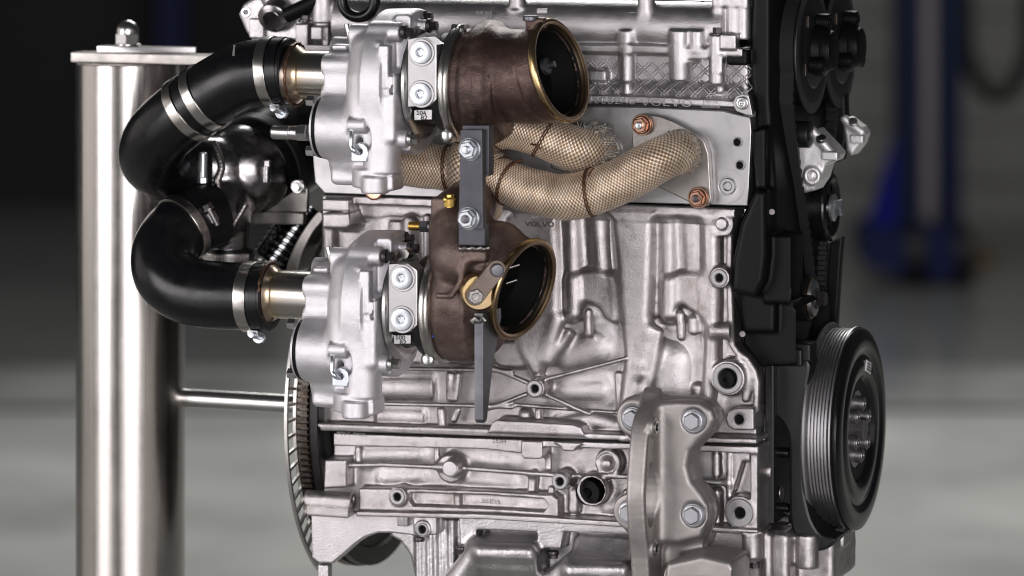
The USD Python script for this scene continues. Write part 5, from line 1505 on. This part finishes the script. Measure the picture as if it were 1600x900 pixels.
# right end of the sump, with its stud boss
c = Cast(A(1096, 960, 40) * [1, 0, 1] + [-6, -50, 0], A(1196, 818, 0) * [1, 0, 1] + [30, 90, 10], 2.1)
c.ext([(1104, 826), (1190, 830), (1192, 990), (1104, 990)], 0, 70, 0, 1, 6)
c.ext([(1105, 825), (1190, 830), (1190, 836), (1112, 833), (1106, 850), (1099, 848)], -30, 60, 3, 1, 2)
c.cyl(A(1176, 832, -16), A(1176, 872, -16), 16, 3, 6); c.cyl(A(1176, 866, -16), A(1178, 878, -16), 11, 2, 3)
c.rib(1200, 840, 1200, 960, 10, 10)
c.rough(.4, 18, 13)
put('end_casting', c.mesh(), 'cast', pan, smooth=True)
p = A(1179, 878, -16)
put('bolt', [rod(p + ZA * 3, p - ZA * 2, 9, 1), prism(p - ZA * 9, ZA, 8, 8)], 'dark_bolt', pan, smooth=28)

# ---------------------------------------------------------------- engine mount bracket
br = holder('mounting_bracket', engine, label='grey machined engine mount bracket with a tall slotted web')
YB = -72.0
c = Cast(A(955, 960, -60) * [1, 0, 1] + [-14, -225, -6], A(1170, 606, -20) * [1, 0, 1] + [10, -15, 10], 2.0)
plate_ = [(964, 650), (967, 634), (977, 623), (992, 617), (1040, 619), (1090, 624), (1108, 632), (1119, 645), (1120, 660), (1112, 676), (1098, 690), (1086, 703), (1080, 720), (1080, 738), (1087, 756), (1100, 769), (1110, 782), (1114, 797), (1111, 815), (1102, 838), (1096, 862), (1000, 900), (990, 864), (976, 826), (968, 800), (970, 784), (980, 768), (990, 740), (992, 700), (982, 684), (968, 668)]
c.ext(plate_, YB, 44, 0, 1, 4)
# lobes carry bolt seats
for x, y in ((990, 653), (1084, 657), (1084, 804), (984, 800)):
    c.boss(x, y, 27, 4, YB, 8, 3)
# front lobes stand proud on the right
c.ext([(1010, 640), (1030, 628), (1060, 626), (1092, 628), (1112, 640), (1117, 656), (1108, 674), (1092, 690), (1078, 706), (1074, 730), (1080, 752), (1096, 772), (1106, 790), (1106, 812), (1094, 842), (1060, 850), (1010, 850), (1008, 740)], YB - 26, 40, 14, 1, 9)
for x, y, d in ((1084, 657, 26), (1084, 804, 26)):
    p = A(x, y, YB - d); c.cyl(p - YA * 8, p + YA * 3, 20, 1.5, 2, -1)
p = A(990, 653, YB - 4); c.cyl(p - YA * 8, p + YA * 2, 20, 1.5, 2, -1)
# web: a plate across the engine's side, standing towards the viewer
xw = A(1036, 760, YB)[0] - 1
def wz(y, Y):
    return A(1010, y, Y)[2]
web = [(YB + 10, wz(628, YB)), (YB - 24, wz(634, YB - 30)), (YB - 50, wz(648, YB - 50)), (YB - 70, wz(680, YB - 70)), (YB - 84, wz(735, YB - 80)), (YB - 90, wz(780, YB - 90)), (YB - 82, wz(832, YB - 80)), (YB - 70, wz(870, YB - 70)), (YB - 48, wz(960, YB - 50)), (YB + 10, wz(960, YB))]
c.extx(catmull(web, 5, True), xw - 15, 15, 15, 1, 6)
zs = (wz(722, YB - 48), wz(822, YB - 48))
sl = [(YB - 54 + 25 * math.cos(t), (zs[0] + zs[1]) / 2 + abs(zs[0] - zs[1]) / 2 * math.sin(t)) for t in np.linspace(0, 2 * math.pi, 28, endpoint=False)]
c.extx(sl, xw - 5, 44, 3, -1, 2)
for y in (668, 858):
    q = np.array([xw, YB - 52, A(1034, y, YB - 52)[2]])
    c.cyl(q - XA * 6, q + XA * 6, 15, 2, 4); c.cyl(q + XA * 2, q + XA * 12, 7, 1, 1, -1)
# foot
c.ext([(1042, 880), (1096, 868), (1140, 878), (1152, 896), (1153, 960), (1036, 960), (1038, 890)], YB - 78, 100, 8, 1, 8)
c.ext([(1056, 898), (1108, 898), (1108, 960), (1056, 960)], YB - 80, 40, 3, 1, 3) if False else c.ext([(1056, 906), (1108, 906), (1108, 960), (1056, 960)], YB - 92, 30, 2, -1, 3)
c.rough(.35, 20, 15)
put('casting', c.mesh(), 'forged', br, smooth=True)
for x, y, d in ((990, 653, 4), (1084, 657, 26), (1084, 804, 26), (984, 800, 4)):
    p = A(x, y, YB - d + 3)
    put('bolt', [lathe(p, -YA, [(-2, 0), (-2, 20), (2, 20), (5, 17), (5, 12.5), (5, 0)], 40), lathe(p - YA * 4, -YA, [(0, 11.5), (0, 15.5), (1, 15.8), (3.5, 15.2), (4, 14), (4, 12), (0, 11.5)], 40), prism(p - YA * 4, -YA, 13.5, 11, turn=.5)], 'bolt_grey', br, smooth=28)
for y in (668, 858):
    q = np.array([xw + 5, YB - 52, A(1034, y, YB - 52)[2]])
    put('bush', ringm(q, q + XA * 3, 10, 6.5, .8), 'steel', br)
    put('bush_hole', rod(q - XA * 4, q + XA * .5, 6.8), 'soot', br)
rg2 = random.Random(4)
g = [rbox(A(1024 - k * .9 + rg2.uniform(-.6, .6), 685 + k * 3.4, YB - 60 - 30 * 0) * 1.0, [1.0, 1.0, 1.3], .4, None, 1) for k in range(0)]

# ---------------------------------------------------------------- charge pipe, air duct and what lies behind the hoses
cp = holder('charge_pipe', engine, label='dark welded aluminium pipe junction between the hoses')
c = Cast(A(285, 420, 40) + [-10, -120, -10], A(425, 180, 40) + [20, 170, 10], 2.3)
c.path([A(402, 262, 84), A(384, 264, 62), A(350, 267, 22)], [76, 73, 50], 6)
c.path([A(345, 262, 16), A(312, 258, 0)], [46, 47], 8)
c.path([A(358, 300, 16), A(335, 335, -20)], [44, 46], 7)
c.path([A(356, 330, 10), A(356, 402, 10)], [38, 33], 8)
c.rough(.6, 24, 17)
put('junction', c.mesh(), 'dark_metal', cp, smooth=True)
wl = [(332, 222), (341, 240), (346, 262), (340, 285), (345, 310), (352, 335), (348, 352)]
W = catmull([A(x, y, -36 + abs(y - 290) * .22) for x, y in wl], 12)
put('weld_bead', tube(W, [6.5 + .35 * math.sin(i * 2.1) for i in range(len(W))], 10)[:2], 'weld', cp)
W = catmull([A(x, y, -40 + abs(x - 345) * .4) for x, y in ((330, 352), (345, 358), (362, 352), (374, 336), (384, 318))], 10)
put('weld_bead', tube(W, [5.5 + .35 * math.sin(i * 2.1) for i in range(len(W))], 10)[:2], 'weld', cp)
q = A(358, 393, 10)
put('lower_hose', lathe(q, -ZA, [(-6, 0), (-6, 36), (-4, 39), (60, 40), (60, 0)], 48), 'rubber', cp)
put('band', lathe(q, -ZA, [(0, 38), (0, 42.5), (12, 43), (12, 38), (0, 38)], 64), 'clamp', cp)
g = []
for k in range(26):
    a = -2.6 + k * 0.09
    d = np.array([math.cos(a), math.sin(a), 0]); g.append(rbox(q - ZA * 6 + d * 43, [.9, 1.0, 4.2], .4, [unit(np.cross(ZA, d)), d, ZA], 1))
put('band_slots', g, 'steel', cp, kind='stuff')
p = A(317, 262, -52)
put('clamp_screw', [rod(p + ZA * 24, p - ZA * 16, 7, 2), prism(p - ZA * 24, ZA, 8, 9)], 'zinc', cp, smooth=28)
p = A(338, 352, -30); d = V3(.72, -.6, .2)
put('clamp_screw', [rod(p - d * 22, p + d * 18, 9, 2), prism(p + d * 18, d, 8, 9)], 'dark_metal', cp, smooth=28)
dk = holder('air_duct', engine, label='large black rubber duct running up behind the hoses')
d0, d1 = A(398, 262, 78), A(560, 160, 330)
ad = unit(d1 - d0)
put('duct', tube([d0 - ad * 4, d0 + ad * 10, d0 + ad * 30, d0 + (d1 - d0) * .5, d1], [76, 80, 82, 82, 82], 64)[:2], 'rubber', dk)
put('hose_clamp', lathe(d0 + ad * 22, ad, [(-9, 80), (-9, 83), (-8, 84.5), (8, 84.5), (9, 83), (9, 80), (-9, 80)], 72), 'satin', dk)
p = A(416, 272, -14)
put('clamp_screw', [rod(p + ZA * 14, p - ZA * 14, 7, 2), prism(p + ZA * 12, ZA, 7, 10)], 'dark_metal', dk, smooth=28)
sb = holder('side_bracket', engine, label='pale plate and bar behind the hoses')
put('plate', face_slab([(404, 330), (440, 312), (472, 290), (480, 296), (480, 332)], 60, 10, 1.5), 'flange_steel', sb)
put('bar', face_slab([(384, 331), (474, 333), (474, 351), (384, 350)], 52, 14, 1.5), 'flange_steel', sb)
p = A(464, 292, 40)
put('bolt', [rod(p + YA * 8, p, 12, 2), prism(p, -YA, 8, 8)], 'steel', sb, smooth=28)
sw = [(498, 330), (476, 356), (458, 388), (446, 425), (462, 425), (474, 392), (490, 362), (503, 345)]
put('curved_strap', face_slab(sw, 20, 60, 2, (), 1, 4), 'flange_steel', sb)
bl = holder('ribbed_bellows', engine, label='shiny black ribbed bellows below the bar')
b0, b1 = A(412, 428, 110), A(486, 322, 150)
bd = unit(b1 - b0); Lb = np.linalg.norm(b1 - b0)
pr = [(0, 0)]
for k in range(int(Lb / 12)):
    pr += [(k * 12, 30), (k * 12 + 3, 37), (k * 12 + 8, 37), (k * 12 + 11, 30)]
pr += [(Lb, 30), (Lb, 0)]
put('bellows', lathe(b0, bd, pr, 56), 'bellows_metal', bl)
put('end_ring', lathe(b0 + bd * 18, bd, [(-4, 30), (-4, 39), (3, 39), (3, 30), (-4, 30)], 56), 'steel', bl)
# ---------------------------------------------------------------- things far behind, out of focus
lift = holder('car_lift', label='blue two-part car lift post with a flared foot by the wall', cat='car lift')
fd = 8.9
def px(x):
    return (x - 800) / 6000.0 * fd
def pzh(y):
    return 1.1 - (y + 300) / 6000.0 * fd
put('post', cam_box(px(1402), px(1442), fd, fd + .14, 0.06, 3.2), 'blue', lift, real=True, smooth=False)
put('post', cam_box(px(1466), px(1502), fd - .02, fd + .16, 0.06, 3.2), 'blue', lift, real=True, smooth=False)
put('rail', cam_box(px(1442), px(1466), fd + .06, fd + .12, 0.06, 3.2), 'dark_bolt', lift, real=True, smooth=False)
def cprism(pts, f0, f1):
    v = np.array([cam_frame(px(x), f, pzh(y)) for f in (f0, f1) for x, y in pts])
    h = trimesh.convex.convex_hull(v); return h.vertices, h.faces
put('gusset', cprism([(1406, 200), (1406, 352), (1362, 352)], fd + .02, fd + .1), 'blue_bright', lift, real=True, smooth=False)
put('foot', cprism([(1344, 352), (1500, 352), (1520, 398), (1510, 425), (1420, 430), (1345, 405)], fd - .12, fd + .2), 'blue_dim', lift, real=True, smooth=False)
for x in (1495, 1420):
    put('castor', (lambda m: (np.array([cam_frame(px(x) + a, fd - .1 + b, max(.0, .075 + c)) for a, b, c in m[0]]), m[1]))(lathe(np.zeros(3), XA, [(-.02, 0), (-.02, .07), (.02, .07), (.02, 0)], 24)), 'plastic', lift, real=True, smooth=False)
hk = np.array([cam_frame((1558 - 800) / 6000 * 9.2 + .085 * math.cos(t) * .9, 9.2, 1.1 - (45 + 300) / 6000 * 9.2 + .16 * math.sin(t)) for t in np.linspace(-math.pi, 0, 24)])
hk = np.vstack([hk[0] + [0, 0, 1.2], hk, hk[-1] + [0, 0, 1.2]])
put('chain', tube(hk, .02, 10)[:2], 'plastic', real=True, label='dark hanging chain loop in front of the wall', cat='chain')
put('floor_strip', cam_box(px(1500), px(1580), fd + .3, fd + .5, 0.005, .03), 'ochre', real=True, smooth=False, label='dull yellow strip on the floor beside the lift foot', cat='floor strip')
sh = cam_box((252 - 800) / 6000 * 10.4, (292 - 800) / 6000 * 10.4, 10.3, 10.45, 0.0, 3.0)
put('blue_post', sh, 'blue_dim', real=True, smooth=False, label='dark blue steel post in the unlit doorway', cat='post')
